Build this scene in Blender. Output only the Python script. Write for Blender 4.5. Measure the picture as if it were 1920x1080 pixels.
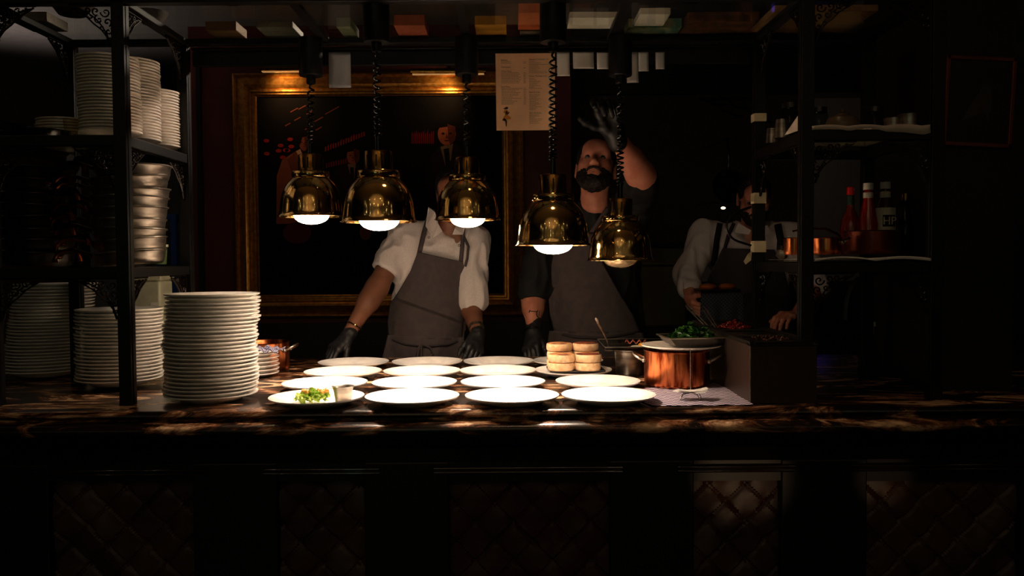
import bpy, bmesh, math, random
import numpy as np
from mathutils import Vector, Matrix, noise
C = bpy.context.scene
for o in list(bpy.data.objects): bpy.data.objects.remove(o)
random.seed(7)
PI = math.pi
# ---------------------------------------------------------------- camera
F = 1600.0
CAMZ = 1.315
cd = bpy.data.cameras.new('camera'); cam = bpy.data.objects.new('camera', cd)
C.collection.objects.link(cam); C.camera = cam
cd.sensor_width = 36; cd.lens = F/1920*36; cd.clip_start = .05
pitch = math.atan(55/F); roll = math.radians(0.40)
RM = (Matrix.Rotation(PI/2-pitch, 3, 'X') @ Matrix.Rotation(roll*-1, 3, 'Z'))
cam.matrix_world = Matrix.Translation((0,0,CAMZ)) @ RM.to_4x4()
def W(px, py, Y):
    d = RM @ Vector(((px-960)/F, -(py-540)/F, -1))
    return Vector((0,0,CAMZ)) + d*(Y/d.y)
# ---------------------------------------------------------------- world, lights, exposure
w = bpy.data.worlds.new('world'); C.world = w; w.use_nodes = True
w.node_tree.nodes['Background'].inputs[0].default_value = (.012,.010,.009,1)
w.node_tree.nodes['Background'].inputs[1].default_value = 0.25
C.view_settings.view_transform = 'Standard'; C.view_settings.look = 'None'
C.view_settings.exposure = 0.15; C.view_settings.gamma = 1
C.view_settings.use_curve_mapping = False
def lamp(kind, name, loc, energy, col, target=None, **kw):
    l = bpy.data.lights.new(name, kind); l.energy = energy; l.color = col
    o = bpy.data.objects.new(name, l); C.collection.objects.link(o); o.location = loc
    for k, v in kw.items(): setattr(l, k, v)
    if target is not None:
        o.rotation_euler = (Vector(target)-Vector(loc)).to_track_quat('-Z','Y').to_euler()
    return o
WARM = (1,.72,.46); WARM2 = (1,.66,.42)
# added unseen fills lighting the dining ceiling that the brass reflects
lamp('SPOT','dining_ceiling_fill',(-.3,-1.3,1.1),115,(1,.86,.68),(-.3,-1.0,3.0), spot_size=1.35, spot_blend=.4, shadow_soft_size=.08)
lamp('POINT','dining_fill',(-1.9,-3.6,2.2),2,WARM, shadow_soft_size=.12)
lamp('POINT','dining_fill',(1.9,-3.0,2.3),1.5,WARM, shadow_soft_size=.12)
# added kitchen fills without fixtures, for the dim warm glow behind
lamp('SPOT','kitchen_ceiling_fill',(-2.9,4.6,1.75),30,(1,.80,.66),(-2.75,4.5,2.66), spot_size=2.1, spot_blend=.8, shadow_soft_size=.1)
lamp('POINT','kitchen_fill',(1.6,6.1,2.2),2.2,(1,.76,.5), shadow_soft_size=.1)
lamp('SPOT','kitchen_fill_spot',(.75,2.9,2.55),1.4,(1,.62,.42),(1.35,4.3,1.4), spot_size=.9, spot_blend=.8, shadow_soft_size=.05)  # added spot brightening the bearded chef
lamp('SPOT','kitchen_fill_spot',(-.05,3.55,2.35),60,(1,.8,.64),(-1.14,2.75,1.85), spot_size=.55, spot_blend=.6, shadow_soft_size=.04)  # added spot lighting the upper shelf plates from the right rear
lamp('SPOT','pan_fill_spot',(-.35,2.6,2.6),16,(1,.78,.60),(-1.08,2.72,1.43), spot_size=.25, spot_blend=.6, shadow_soft_size=.04)  # added narrow spot to brighten the stacked pans, no fixture there
lamp('SPOT','panel_fill_spot',(1.0,-1.0,.35),55,(1,.62,.34),(.65,2.44,.69), spot_size=.095, spot_blend=.9, shadow_soft_size=.01)  # added low spot making the warm patch on the fourth panel
lamp('SPOT','panel_fill_spot',(1.05,-1.0,.35),40,(1,.62,.34),(1.055,2.44,.69), spot_size=.06, spot_blend=.9, shadow_soft_size=.01)  # same added patch of light for the last panel
lamp('SPOT','shelf_fill_spot',(.1,2.0,2.9),9,(1,.62,.36),(.1,2.75,2.1), spot_size=2.2, spot_blend=.7, shadow_soft_size=.1)  # added light lifting the things on the top glass shelf
# ---------------------------------------------------------------- materials
def lin(c):
    return tuple((x/12.92 if x <= .04045 else ((x+.055)/1.055)**2.4) for x in c)
MATS = {}
def M(name, col, rough=.5, metal=0., bump=0., scale=30., col2=None, cscale=None, c0=.4, c1=.6, stretch=(1,1,1), emis=None, es=0., alpha=None, spec=None, sheen=0, coat=0):
    if name in MATS: return MATS[name]
    m = bpy.data.materials.new(name); m.use_nodes = True; nt = m.node_tree; b = nt.nodes['Principled BSDF']
    L = nt.links.new
    b.inputs['Base Color'].default_value = (*lin(col),1)
    b.inputs['Roughness'].default_value = rough; b.inputs['Metallic'].default_value = metal
    if spec is not None: b.inputs['Specular IOR Level'].default_value = spec
    if coat: b.inputs['Coat Weight'].default_value = coat; b.inputs['Coat Roughness'].default_value = .05
    tc = nt.nodes.new('ShaderNodeTexCoord'); mp = nt.nodes.new('ShaderNodeMapping')
    mp.inputs['Scale'].default_value = stretch; L(tc.outputs['Object'], mp.inputs[0])
    nz = nt.nodes.new('ShaderNodeTexNoise'); nz.inputs['Scale'].default_value = cscale or scale; nz.inputs['Detail'].default_value = 5
    L(mp.outputs[0], nz.inputs[0])
    cr = nt.nodes.new('ShaderNodeValToRGB'); L(nz.outputs[0], cr.inputs[0]); L(cr.outputs[0], b.inputs['Base Color'])
    c2 = col2 or tuple(min(1,x*1.06+.002) for x in col)
    cr.color_ramp.elements[0].position = c0; cr.color_ramp.elements[0].color = (*lin(col),1)
    cr.color_ramp.elements[1].position = c1; cr.color_ramp.elements[1].color = (*lin(c2),1)
    if bump:
        n2 = nt.nodes.new('ShaderNodeTexNoise'); n2.inputs['Scale'].default_value = scale; n2.inputs['Detail'].default_value = 4
        L(mp.outputs[0], n2.inputs[0])
        bp = nt.nodes.new('ShaderNodeBump'); bp.inputs['Strength'].default_value = bump; bp.inputs['Distance'].default_value = .004
        L(n2.outputs[0], bp.inputs['Height']); L(bp.outputs[0], b.inputs['Normal'])
    if emis: b.inputs['Emission Color'].default_value = (*emis,1); b.inputs['Emission Strength'].default_value = es
    MATS[name] = m; return m
def glassmat(name, tint=(1,1,1), gl=.06):
    if name in MATS: return MATS[name]
    m = bpy.data.materials.new(name); m.use_nodes = True; nt = m.node_tree; nt.nodes.clear()
    o = nt.nodes.new('ShaderNodeOutputMaterial'); t = nt.nodes.new('ShaderNodeBsdfTransparent'); g = nt.nodes.new('ShaderNodeBsdfGlossy')
    t.inputs[0].default_value = (*tint,1); g.inputs['Roughness'].default_value = .05
    x = nt.nodes.new('ShaderNodeMixShader'); fr = nt.nodes.new('ShaderNodeFresnel'); fr.inputs[0].default_value = 1.35
    L = nt.links.new; ge = nt.nodes.new('ShaderNodeNewGeometry'); ml = nt.nodes.new('ShaderNodeMath'); ml.operation='SUBTRACT'; ml.use_clamp=True
    L(fr.outputs[0], ml.inputs[0]); L(ge.outputs['Backfacing'], ml.inputs[1]); L(ml.outputs[0], x.inputs[0]); L(t.outputs[0], x.inputs[1]); L(g.outputs[0], x.inputs[2]); L(x.outputs[0], o.inputs[0])
    MATS[name] = m; return m
def marble():
    m = bpy.data.materials.new('black_gold_marble'); m.use_nodes = True; nt = m.node_tree; b = nt.nodes['Principled BSDF']; L = nt.links.new
    tc = nt.nodes.new('ShaderNodeTexCoord'); mp = nt.nodes.new('ShaderNodeMapping'); mp.inputs['Scale'].default_value = (.9,2.2,2.2); mp.inputs['Rotation'].default_value = (0,0,.12)
    L(tc.outputs['Object'], mp.inputs[0])
    n1 = nt.nodes.new('ShaderNodeTexNoise'); n1.inputs['Scale'].default_value = 3.4; n1.inputs['Detail'].default_value = 9; n1.inputs['Roughness'].default_value = .68; n1.inputs['Distortion'].default_value = 1.6
    L(mp.outputs[0], n1.inputs[0])
    cr = nt.nodes.new('ShaderNodeValToRGB'); L(n1.outputs[0], cr.inputs[0])
    e = cr.color_ramp.elements
    e[0].position = .45; e[0].color = (.010,.006,.004,1); e[1].position = .61; e[1].color = (.80,.52,.30,1)
    q = e.new(.55); q.color = (.22,.085,.035,1)
    q = e.new(.50); q.color = (.022,.011,.007,1)
    n3 = nt.nodes.new('ShaderNodeTexNoise'); n3.inputs['Scale'].default_value = 30; n3.inputs['Detail'].default_value = 8; L(mp.outputs[0], n3.inputs[0])
    c3 = nt.nodes.new('ShaderNodeValToRGB'); c3.color_ramp.elements[0].position=.42; c3.color_ramp.elements[1].position=.62
    c3.color_ramp.elements[0].color=(.5,.45,.42,1); L(n3.outputs[0], c3.inputs[0])
    mx = nt.nodes.new('ShaderNodeMixRGB'); mx.blend_type = 'MULTIPLY'; mx.inputs[0].default_value = 1; L(cr.outputs[0], mx.inputs[1]); L(c3.outputs[0], mx.inputs[2])
    L(mx.outputs[0], b.inputs['Base Color']); b.inputs['Roughness'].default_value = .27
    return m
MARBLE = marble()
BLACK = M('black_metal', (.035,.033,.032), .42, .3, .05, 60)
BLACKG = M('black_gloss', (.03,.028,.027), .12, 0, .02, 40)
WOOD = M('dark_wood', (.045,.03,.025), .4, 0, .2, 30, col2=(.07,.04,.03), cscale=4, stretch=(1,1,8))
BRASS = M('polished_brass', (.86,.73,.49), .09, 1, .0, 30, col2=(.80,.66,.41), cscale=12)
BRASSR = M('aged_brass', (.62,.45,.22), .2, 1, .03, 90, col2=(.45,.31,.14), cscale=20)
STEEL = M('brushed_steel', (.72,.68,.63), .34, 1, .05, 60, col2=(.55,.52,.48), cscale=9, stretch=(1,1,6))
STEELD = M('dark_steel', (.30,.28,.27), .35, 1, .05, 60)
COPPER = M('hammered_copper', (.88,.50,.30), .28, 1, .12, 22, col2=(.46,.17,.08), cscale=17, stretch=(3,3,.5), c0=.42, c1=.60)
PORC = M('white_porcelain', (.95,.925,.90), .18, 0, .0, 30, coat=.3)
PORC2 = M('ivory_porcelain', (.90,.86,.81), .22, 0)
PAPER = M('paper', (.80,.74,.68), .7, 0, .1, 12)
PAPERW = M('white_paper', (.84,.82,.80), .7, 0, .15, 9)
CLOTHW = M('white_cotton', (.88,.84,.83), .85, 0, .25, 260)
APRONM = M('grey_apron_cloth', (.34,.295,.30), .85, 0, .3, 420, col2=(.31,.27,.275), cscale=30)
APRON3 = M('charcoal_apron_cloth', (.25,.23,.24), .85, 0, .3, 420)
SHIRTB = M('black_shirt_cloth', (.055,.05,.055), .8, 0, .25, 260)
GLOVE = M('black_nitrile', (.105,.10,.105), .5, 0, .25, 90)
SKIN1 = M('brown_skin', (.56,.36,.27), .5, 0, .08, 120, col2=(.50,.31,.23), cscale=18)
SKIN2 = M('fair_skin', (.84,.56,.46), .5, 0, .08, 120, col2=(.78,.48,.38), cscale=18)
HAIR = M('dark_hair', (.10,.065,.05), .7, 0, .8, 160, col2=(.05,.03,.025), cscale=90)
BEARD = M('brown_beard', (.12,.065,.045), .8, 0, .5, 200, col2=(.06,.035,.025), cscale=120)
EYEW = M('eye_white', (.40,.33,.31), .5); EYED = M('eye_iris', (.06,.035,.03), .4)
LIP = M('lip', (.66,.35,.30), .45)
REDWALL = M('oxblood_wall', (.36,.11,.085), .55, 0, .1, 30, col2=(.32,.09,.07), cscale=3)
DARKWALL = M('dark_panel_wall', (.10,.075,.065), .5, 0, .1, 20)
KWALL = M('kitchen_wall', (.30,.25,.20), .6, 0, .05, 20)
KWALLB = M('kitchen_grey_wall', (.42,.41,.42), .5, 0, .05, 20)
CEIL = M('beige_ceiling', (.62,.53,.43), .8, 0, .05, 20)
FLOORM = M('dark_floor', (.08,.06,.05), .5, 0, .1, 20)
CORD = M('black_rubber_cord', (.03,.03,.03), .22)
GOLD = M('gilt_frame', (.78,.56,.26), .33, .8, .25, 120, col2=(.66,.44,.18), cscale=40)
LEATHER = M('embossed_leather', (.26,.16,.09), .5, 0, .6, 14, col2=(.18,.08,.05), cscale=6, stretch=(1,1,1.6))
REDL = M('red_fabric', (.22,.035,.03), .6, 0, .8, 30, col2=(.20,.10,.05), cscale=14)
GLASS = glassmat('clear_glass', (.88,.9,.86))
GLASSB = glassmat('bottle_glass', (.75,.8,.75))
PLASTIC = M('milky_plastic', (.72,.72,.62), .3)
BLUEM = M('blue_paint', (.20,.34,.66), .45)
def ink(name, c, r=.7): return M(name, c, r)
# ---------------------------------------------------------------- mesh helpers
def link(o): C.collection.objects.link(o); return o
class MB:
    def __init__(s): s.v=[]; s.f=[]; s.mi=[]; s.m=0
    def add(s, vs, fs, m=None):
        b=len(s.v); s.v += [tuple(v) for v in vs]; s.f += [tuple(b+i for i in f) for f in fs]; s.mi += [s.m if m is None else m]*len(fs); return s
    def box(s, lo, hi, rot=None, c=None, m=None):
        x0,y0,z0=lo; x1,y1,z1=hi
        vs=[Vector(p) for p in ((x0,y0,z0),(x1,y0,z0),(x1,y1,z0),(x0,y1,z0),(x0,y0,z1),(x1,y0,z1),(x1,y1,z1),(x0,y1,z1))]
        if rot is not None:
            cc = Vector(c) if c is not None else (vs[0]+vs[6])/2
            vs=[cc+rot@(v-cc) for v in vs]
        return s.add(vs,[(0,3,2,1),(4,5,6,7),(0,1,5,4),(1,2,6,5),(2,3,7,6),(3,0,4,7)],m)
    def lathe(s, prof, n=40, c=(0,0,0), sx=1, sy=1, rot=None, m=None, caps=False):
        c=Vector(c); vs=[]; fs=[]; k=len(prof)
        for i in range(n):
            a=2*PI*i/n
            for r,z in prof:
                v=Vector((r*math.cos(a)*sx, r*math.sin(a)*sy, z)); vs.append(c+(rot@v if rot is not None else v))
        for i in range(n):
            j=(i+1)%n
            for q in range(k-1):
                fs.append((i*k+q, j*k+q, j*k+q+1, i*k+q+1))
        return s.add(vs,fs,m)
    def tube(s, pts, r, n=8, closed=False, m=None, flat=None):
        pts=[Vector(p) for p in pts]; N=len(pts); rr = r if hasattr(r,'__len__') else [r]*N
        vs=[]; fs=[]; up=None
        for i,p in enumerate(pts):
            a=pts[(i-1)%N] if (closed or i>0) else p; b=pts[(i+1)%N] if (closed or i<N-1) else p
            t=(b-a).normalized()
            if up is None: up = Vector((0,0,1)) if abs(t.z)<.9 else Vector((1,0,0))
            x=t.cross(up).normalized(); y=x.cross(t).normalized(); up=y
            for k in range(n):
                an=2*PI*k/n; vs.append(p+(x*math.cos(an)*(flat or 1)+y*math.sin(an))*rr[i])
        for i in range(N if closed else N-1):
            j=(i+1)%N
            for k in range(n):
                l=(k+1)%n; fs.append((i*n+k,i*n+l,j*n+l,j*n+k))
        if not closed:
            fs.append(tuple(range(n))[::-1]); fs.append(tuple((N-1)*n+k for k in range(n)))
        return s.add(vs,fs,m)
    def prof_x(s, prof, x0, x1, m=None):   # profile (y,z) closed, extruded along x
        n=len(prof); vs=[(x0,y,z) for y,z in prof]+[(x1,y,z) for y,z in prof]
        fs=[(i,(i+1)%n,n+(i+1)%n,n+i) for i in range(n)]+[tuple(range(n))[::-1],tuple(range(n,2*n))]
        return s.add(vs,fs,m)
    def poly(s, pts, thick=.001, d=Vector((0,-1,0)), m=None):  # flat polygon with thickness
        n=len(pts); pts=[Vector(p) for p in pts]; vs=pts+[p+Vector(d)*thick for p in pts]
        fs=[tuple(range(n)), tuple(range(n,2*n))[::-1]]+[(i,n+i,n+(i+1)%n,(i+1)%n) for i in range(n)]
        return s.add(vs,fs,m)
    def ell(s, c, r, n=16, rot=None, m=None):
        prof=[(max(1e-4,math.sin(PI*i/(n//2))), -math.cos(PI*i/(n//2))) for i in range(n//2+1)]
        c=Vector(c); R = rot if rot is not None else Matrix.Identity(3)
        R = R @ Matrix.Diagonal(Vector(r)); return s.lathe(prof,n,c,rot=R,m=m)
    def build(s, name, mats, parent=None, smooth=True, loc=None, bevel=0, origin=None, fix=True):
        me=bpy.data.meshes.new(name)
        v=s.v
        if origin is not None: v=[tuple(Vector(p)-Vector(origin)) for p in v]; loc=origin
        me.from_pydata(v,[],s.f); 
        if not isinstance(mats,(list,tuple)): mats=[mats]
        for m in mats: me.materials.append(m)
        me.polygons.foreach_set('material_index', s.mi)
        me.polygons.foreach_set('use_smooth',[smooth]*len(me.polygons)); me.update()
        if fix:
            bm=bmesh.new(); bm.from_mesh(me); bmesh.ops.remove_doubles(bm,verts=bm.verts,dist=1e-6); bmesh.ops.recalc_face_normals(bm,faces=bm.faces); bm.to_mesh(me); bm.free()
        if smooth:
            try: me.set_sharp_from_angle(angle=math.radians(42))
            except Exception: pass
        o=bpy.data.objects.new(name,me); link(o)
        if loc is not None: o.location=loc
        if parent is not None:
            o.parent=parent
        if bevel:
            b=o.modifiers.new('bevel','BEVEL'); b.width=bevel; b.segments=2; b.limit_method='ANGLE'
        return o
def tag(o, label, cat, group=None, kind=None):
    o['label']=label; o['category']=cat
    if group: o['group']=group
    if kind: o['kind']=kind
    return o
def struct(o): o['kind']='structure'; return o
def thing(name, label, cat, loc=(0,0,0), group=None, rot=(0,0,0)):
    o=bpy.data.objects.new(name,None); link(o); o.location=loc; o.rotation_euler=rot; o.empty_display_size=.05
    return tag(o,label,cat,group)
def dup(root, loc, label, rot=None, group=None, scale=None):
    r=root.copy(); link(r); r.location=loc; r['label']=label
    if rot is not None: r.rotation_euler=rot
    if group: r['group']=group
    if scale is not None: r.scale=scale
    for ch in list(root.children):
        c=ch.copy(); link(c); c.parent=r
        for g in list(ch.children):
            d=g.copy(); link(d); d.parent=c
    return r
def keep(o, parent):   # parent an object built in world coordinates to an empty (no rotation) at its location
    o.parent=parent; o.location = o.location - parent.location; return o
def text_mesh(name, body, size, loc, mat, parent=None, rot=(PI/2,0,0), ext=.0002, align='LEFT'):
    cu=bpy.data.curves.new(name,'FONT'); cu.body=body; cu.size=size; cu.extrude=ext; cu.align_x=align; cu.resolution_u=2
    t=bpy.data.objects.new(name,cu); link(t); dg=bpy.context.evaluated_depsgraph_get()
    me=bpy.data.meshes.new_from_object(t.evaluated_get(dg)); bpy.data.objects.remove(t)
    me.materials.clear(); me.materials.append(mat); o=bpy.data.objects.new(name,me); link(o); o.location=loc; o.rotation_euler=rot
    if parent is not None: o.parent=parent
    return o
ORD=['topmost','second','third','fourth','fifth','sixth','seventh','eighth','ninth','tenth','eleventh','twelfth','thirteenth','fourteenth','fifteenth','sixteenth','seventeenth','eighteenth','nineteenth','twentieth','twenty-first','twenty-second','twenty-third','twenty-fourth','twenty-fifth','twenty-sixth','twenty-seventh','twenty-eighth','twenty-ninth','thirtieth','thirty-first','thirty-second']
# ---------------------------------------------------------------- the setting
ZC=.90
def sbox(name, lo, hi, mat):
    return struct(MB().box(lo,hi).build(name,mat,smooth=False))
sbox('floor',(-4.2,-5,-.1),(4.4,7.6,0),FLOORM)
CZ=2.66
sbox('ceiling',(-4.2,-5,CZ+.3),(4.4,2.3,CZ+.4),CEIL)
sbox('ceiling_kitchen',(-4.2,2.2,CZ+.0),(4.4,7.6,CZ+.1),KWALLB)
sbox('wall_left',(-3.6,2.2,0),(-3.45,7.2,CZ),KWALL)
sbox('wall_far',(-3.6,7.0,0),(3.7,7.15,CZ),KWALLB)
sbox('wall_right',(3.55,2.2,0),(3.7,7.2,CZ),DARKWALL)
sbox('wall_dining_left',(-4.2,-5,0),(-4.05,2.2,CZ+.3),DARKWALL)
sbox('wall_dining_right',(4.25,-5,0),(4.4,2.2,CZ+.3),DARKWALL)
sbox('wall_dining_back',(-4.2,-5.1,0),(4.4,-5,CZ+.3),DARKWALL)
# painting wall
YW=4.95
xl=W(357,300,YW).x; xr=W(1071,300,YW).x
sbox('wall_back',(xl,YW,0),(xr,YW+.3,CZ),REDWALL)
# dark wainscot below the picture
struct(MB().box((xl+.02,YW-.02,0),(xr-.02,YW-.001,W(700,604,YW).z)).build('trim_1',DARKWALL,smooth=False))
t=MB()
for px in (372,):
    a=W(px,95,YW-.01); t.box((a.x-.012,YW-.03,.0),(a.x+.012,YW-.001,a.z))
struct(t.build('trim_2',WOOD,smooth=False))
# kitchen partition on the right behind the chefs
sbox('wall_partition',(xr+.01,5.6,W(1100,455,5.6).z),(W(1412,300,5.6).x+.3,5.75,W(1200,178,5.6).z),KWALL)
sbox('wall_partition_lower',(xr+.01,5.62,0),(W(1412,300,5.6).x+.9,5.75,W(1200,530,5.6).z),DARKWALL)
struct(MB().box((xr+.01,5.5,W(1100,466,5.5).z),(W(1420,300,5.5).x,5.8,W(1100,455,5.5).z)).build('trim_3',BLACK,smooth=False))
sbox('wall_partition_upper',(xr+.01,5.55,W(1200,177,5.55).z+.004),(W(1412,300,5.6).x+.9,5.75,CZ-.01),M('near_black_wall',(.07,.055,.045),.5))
# lit recess behind the chefs
struct(MB().box((xr+.05,5.9,W(1200,500,5.9).z),(W(1412,300,5.9).x,5.95,W(1200,455,5.9).z)).build('wall_recess',M('cream_tile',(.75,.68,.45),.3),smooth=False))
# pillar at the far right
px0=W(1762,500,2.62).x
sbox('wall_pillar',(px0,2.62,0),(W(1900,500,2.62).x,3.2,CZ),M('pillar_black',(.045,.04,.038),.5))

# ---------------------------------------------------------------- counter
ct=thing('bar_counter','long black panelled bar counter with dark gold-veined marble top','counter',(0,2.8,0))
def part(mb,name,mats,parent,**k):
    o=mb.build(name,mats,**k); return keep(o,parent)
XL,XR=-2.9,3.2
prof=[(3.60,.86),(3.60,.897),(3.597,.90),(2.352,.90),(2.343,.898),(2.337,.893),(2.335,.886),(2.339,.880),(2.345,.877),(2.345,.873),(2.335,.870),(2.318,.868),(2.305,.864),(2.297,.857),(2.295,.849),(2.299,.841),(2.308,.836),(2.33,.834),(2.34,.86)]
part(MB().prof_x(prof,XL,XR),'countertop',MARBLE,ct)
part(MB().box((XL,2.46,.0),(XR,3.52,.86)),'body',WOOD,ct,smooth=False)
part(MB().prof_x([(2.36,.834),(2.46,.834),(2.46,.74),(2.40,.74),(2.395,.78),(2.37,.80)],XL,XR),'frieze',BLACKG,ct)
YP=2.40
pans=[(52,390,100,368),(495,712,524,686),(814,1167,843,1141),(1270,1489,1297,1459),(1594,2050,1618,1904)]
gaps=[]
prev=XL
for (m0,m1,p0,p1) in pans:
    a=W(m0,884,YP).x; b=W(m1,884,YP).x
    c0=W(p0,900,YP+.03).x; c1=W(p1,900,YP+.03).x
    zt=W((p0+p1)/2,897,YP+.03).z
    part(MB().box((prev,YP,0),(c0,YP+.06,.74)),'pilaster',BLACK,ct,smooth=False,bevel=.004)
    part(MB().box((c0,YP+.005,zt),(c1,YP+.06,.74)),'top_rail',BLACK,ct,smooth=False)
    part(MB().box((c0,YP+.005,0),(c1,YP+.06,.12)),'bottom_rail',BLACK,ct,smooth=False)
    zm=W((a+b)/2*0+960,879,YP-.01).z
    q=MB()
    for dz,r in ((0,.0055),(-.0115,.0045)):
        q.tube([(a,YP-.004,zm+dz),(b,YP-.004,zm+dz)],r,10)
    q.box((a+.004,YP-.004,zm-.012),(b-.004,YP+.01,zm+.004))
    part(q,'moulding',M('polished_ebony',(.10,.06,.05),.12,coat=1),ct)
    # panel with embossed diamonds and petals
    nx=int((c1-c0)/.006); nz=96; z0=.12
    vs=[];fs=[]
    for j in range(nz+1):
        for i in range(nx+1):
            x=c0+(c1-c0)*i/nx; z=z0+(zt-z0)*j/nz
            u=(x+z)*9; v=(x-z)*9
            fu=abs((u%1)-.5)*2; fv=abs((v%1)-.5)*2
            pet=min(fu,fv); d=.010*math.sqrt(max(0,1-pet**2)) + .004*math.sin(28*z+3*math.sin(16*x))
            if fu>.93 or fv>.93: d-=.008
            vs.append((x,YP+.036-d,z))
    for j in range(nz):
        for i in range(nx):
            k=j*(nx+1)+i; fs.append((k,k+1,k+nx+2,k+nx+1))
    part(MB().add(vs,fs),'embossed_panel',REDL if p0 in(843,) else LEATHER,ct,fix=False)
    prev=c1
part(MB().box((prev,YP,0),(XR,YP+.06,.74)),'pilaster',BLACK,ct,smooth=False)

# ---------------------------------------------------------------- black shelving gantry
YF,YB=2.46,2.93
X=[W(-14,500,YF).x, W(235,500,YF).x, W(1510,500,YF).x, W(1752,500,YF).x]
gz=thing('shelf_gantry','black metal shelving gantry with glass shelves standing on the bar counter','shelving',(0,2.7,ZC))
h=.018
ZT=2.065; ZS=[1.672,1.294]
for x in X:
    for y in (YF,YB):
        q=MB().box((x-h,y-h,ZC),(x+h,y+h,ZT+.001))
        q.box((x-h-.002,y-.006,ZC),(x-h,y+.006,ZT)).box((x+h,y-.006,ZC),(x+h+.002,y+.006,ZT))
        part(q,'post',BLACK,gz,smooth=False,bevel=.003)
def beam(lo,hi): part(MB().box(lo,hi),'beam',BLACK,gz,smooth=False,bevel=.002)
for y in (YF,YB): beam((X[0],y-h,ZT-.018),(X[3],y+h,ZT+.001))
beam((X[1]+.02,YB+.03,1.985),(X[2]-.02,YB+.055,2.032))           # ticket rail
beam((X[1]+.02,YB+.02,2.036),(X[2]-.02,YB+.06,2.045))
for px in (545,860,1180):
    x=W(px,10,YF).x; beam((x-.014,YF+h,ZT-.014),(x+.014,YB-h,ZT+.001))
for x in X: beam((x-h,YF+h,ZT-.018),(x+h,YB-h,ZT+.001))
for z in ZS:
    for (a,b) in ((X[0],X[1]),(X[2],X[3])):
        for y in (YF,YB): beam((a+h,y-h*.8,z-.026),(b-h,y+h*.8,z+.004))
        for x in (a,b): beam((x-h*.8,YF+h,z-.026),(x+h*.8,YB-h,z+.004))
        part(MB().box((a+.01,YF+.01,z+.004),(b-.01,YB-.01,z+.010)),'glass_shelf',GLASS,gz,smooth=False)
part(MB().box((X[0],YF,ZT+.001),(X[3],YB,ZT+.007)),'glass_shelf',GLASS,gz,smooth=False)
# fretwork corner brackets
def spiral(c,r0,turns,a0,sgn=1,n=18):
    return [(c[0]+r0*(1-t/(n))*math.cos(a0+sgn*turns*2*PI*t/n), c[1]+r0*(1-t/n)*math.sin(a0+sgn*turns*2*PI*t/n)) for t in range(n)]
def bracket_mb():
    q=MB(); S=.125
    def add(pts,r=.0022): q.tube([(x,0,-z) for x,z in pts],r,5,flat=1.6)
    q.box((0,-.004,-S),(.005,.004,0)); q.box((0,-.004,-.005),(S,.004,0))
    for c,r,t,a,s in (((.022,.022),.015,1.3,0,1),((.05,.018),.013,1.2,2,-1),((.075,.015),.011,1.2,1,1),((.097,.012),.008,1.1,3,-1),
                      ((.018,.05),.013,1.2,2,1),((.015,.075),.011,1.2,4,-1),((.012,.097),.008,1.1,0,1),((.042,.042),.014,1.2,5,1),((.065,.032),.008,1,0,1),((.032,.065),.008,1,2,-1)):
        add(spiral(c,r,t,a,s))
    add([(S*.95-.075*math.sin(t/10*PI/2)**.8-.035*t/10, .01+.110*(t/10)**1.6) for t in range(11)],.0022)
    add([(.01,.12),(.02,.09),(.035,.07),(.055,.055),(.075,.035),(.1,.02),(.12,.008)],.0025)
    return q
bm0=bracket_mb().build('corner_bracket',M('fret_metal',(.10,.065,.05),.35,.5),smooth=True)
bme=bm0.data; bpy.data.objects.remove(bm0)
def bracket(x,y,z,ang,mir=1):
    o=bpy.data.objects.new('corner_bracket',bme); link(o); o.parent=gz; o.location=Vector((x,y,z))-gz.location
    o.rotation_euler=(0,0,ang)
for z in (ZT-.018,ZS[0]-.026,ZS[1]-.026):
    for (a,b) in ((X[0],X[1]),(X[2],X[3])):
        bracket(a+h,YF,z,0); bracket(b-h,YF,z,PI)
        for x in ((b,) if a<0 else (a,)):
            bracket(x,YF+h,z,PI/2); bracket(x,YB-h,z,-PI/2)
bracket(X[0],YF+h,ZT-.018,PI/2); bracket(X[0],YB-h,ZT-.018,-PI/2)
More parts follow.
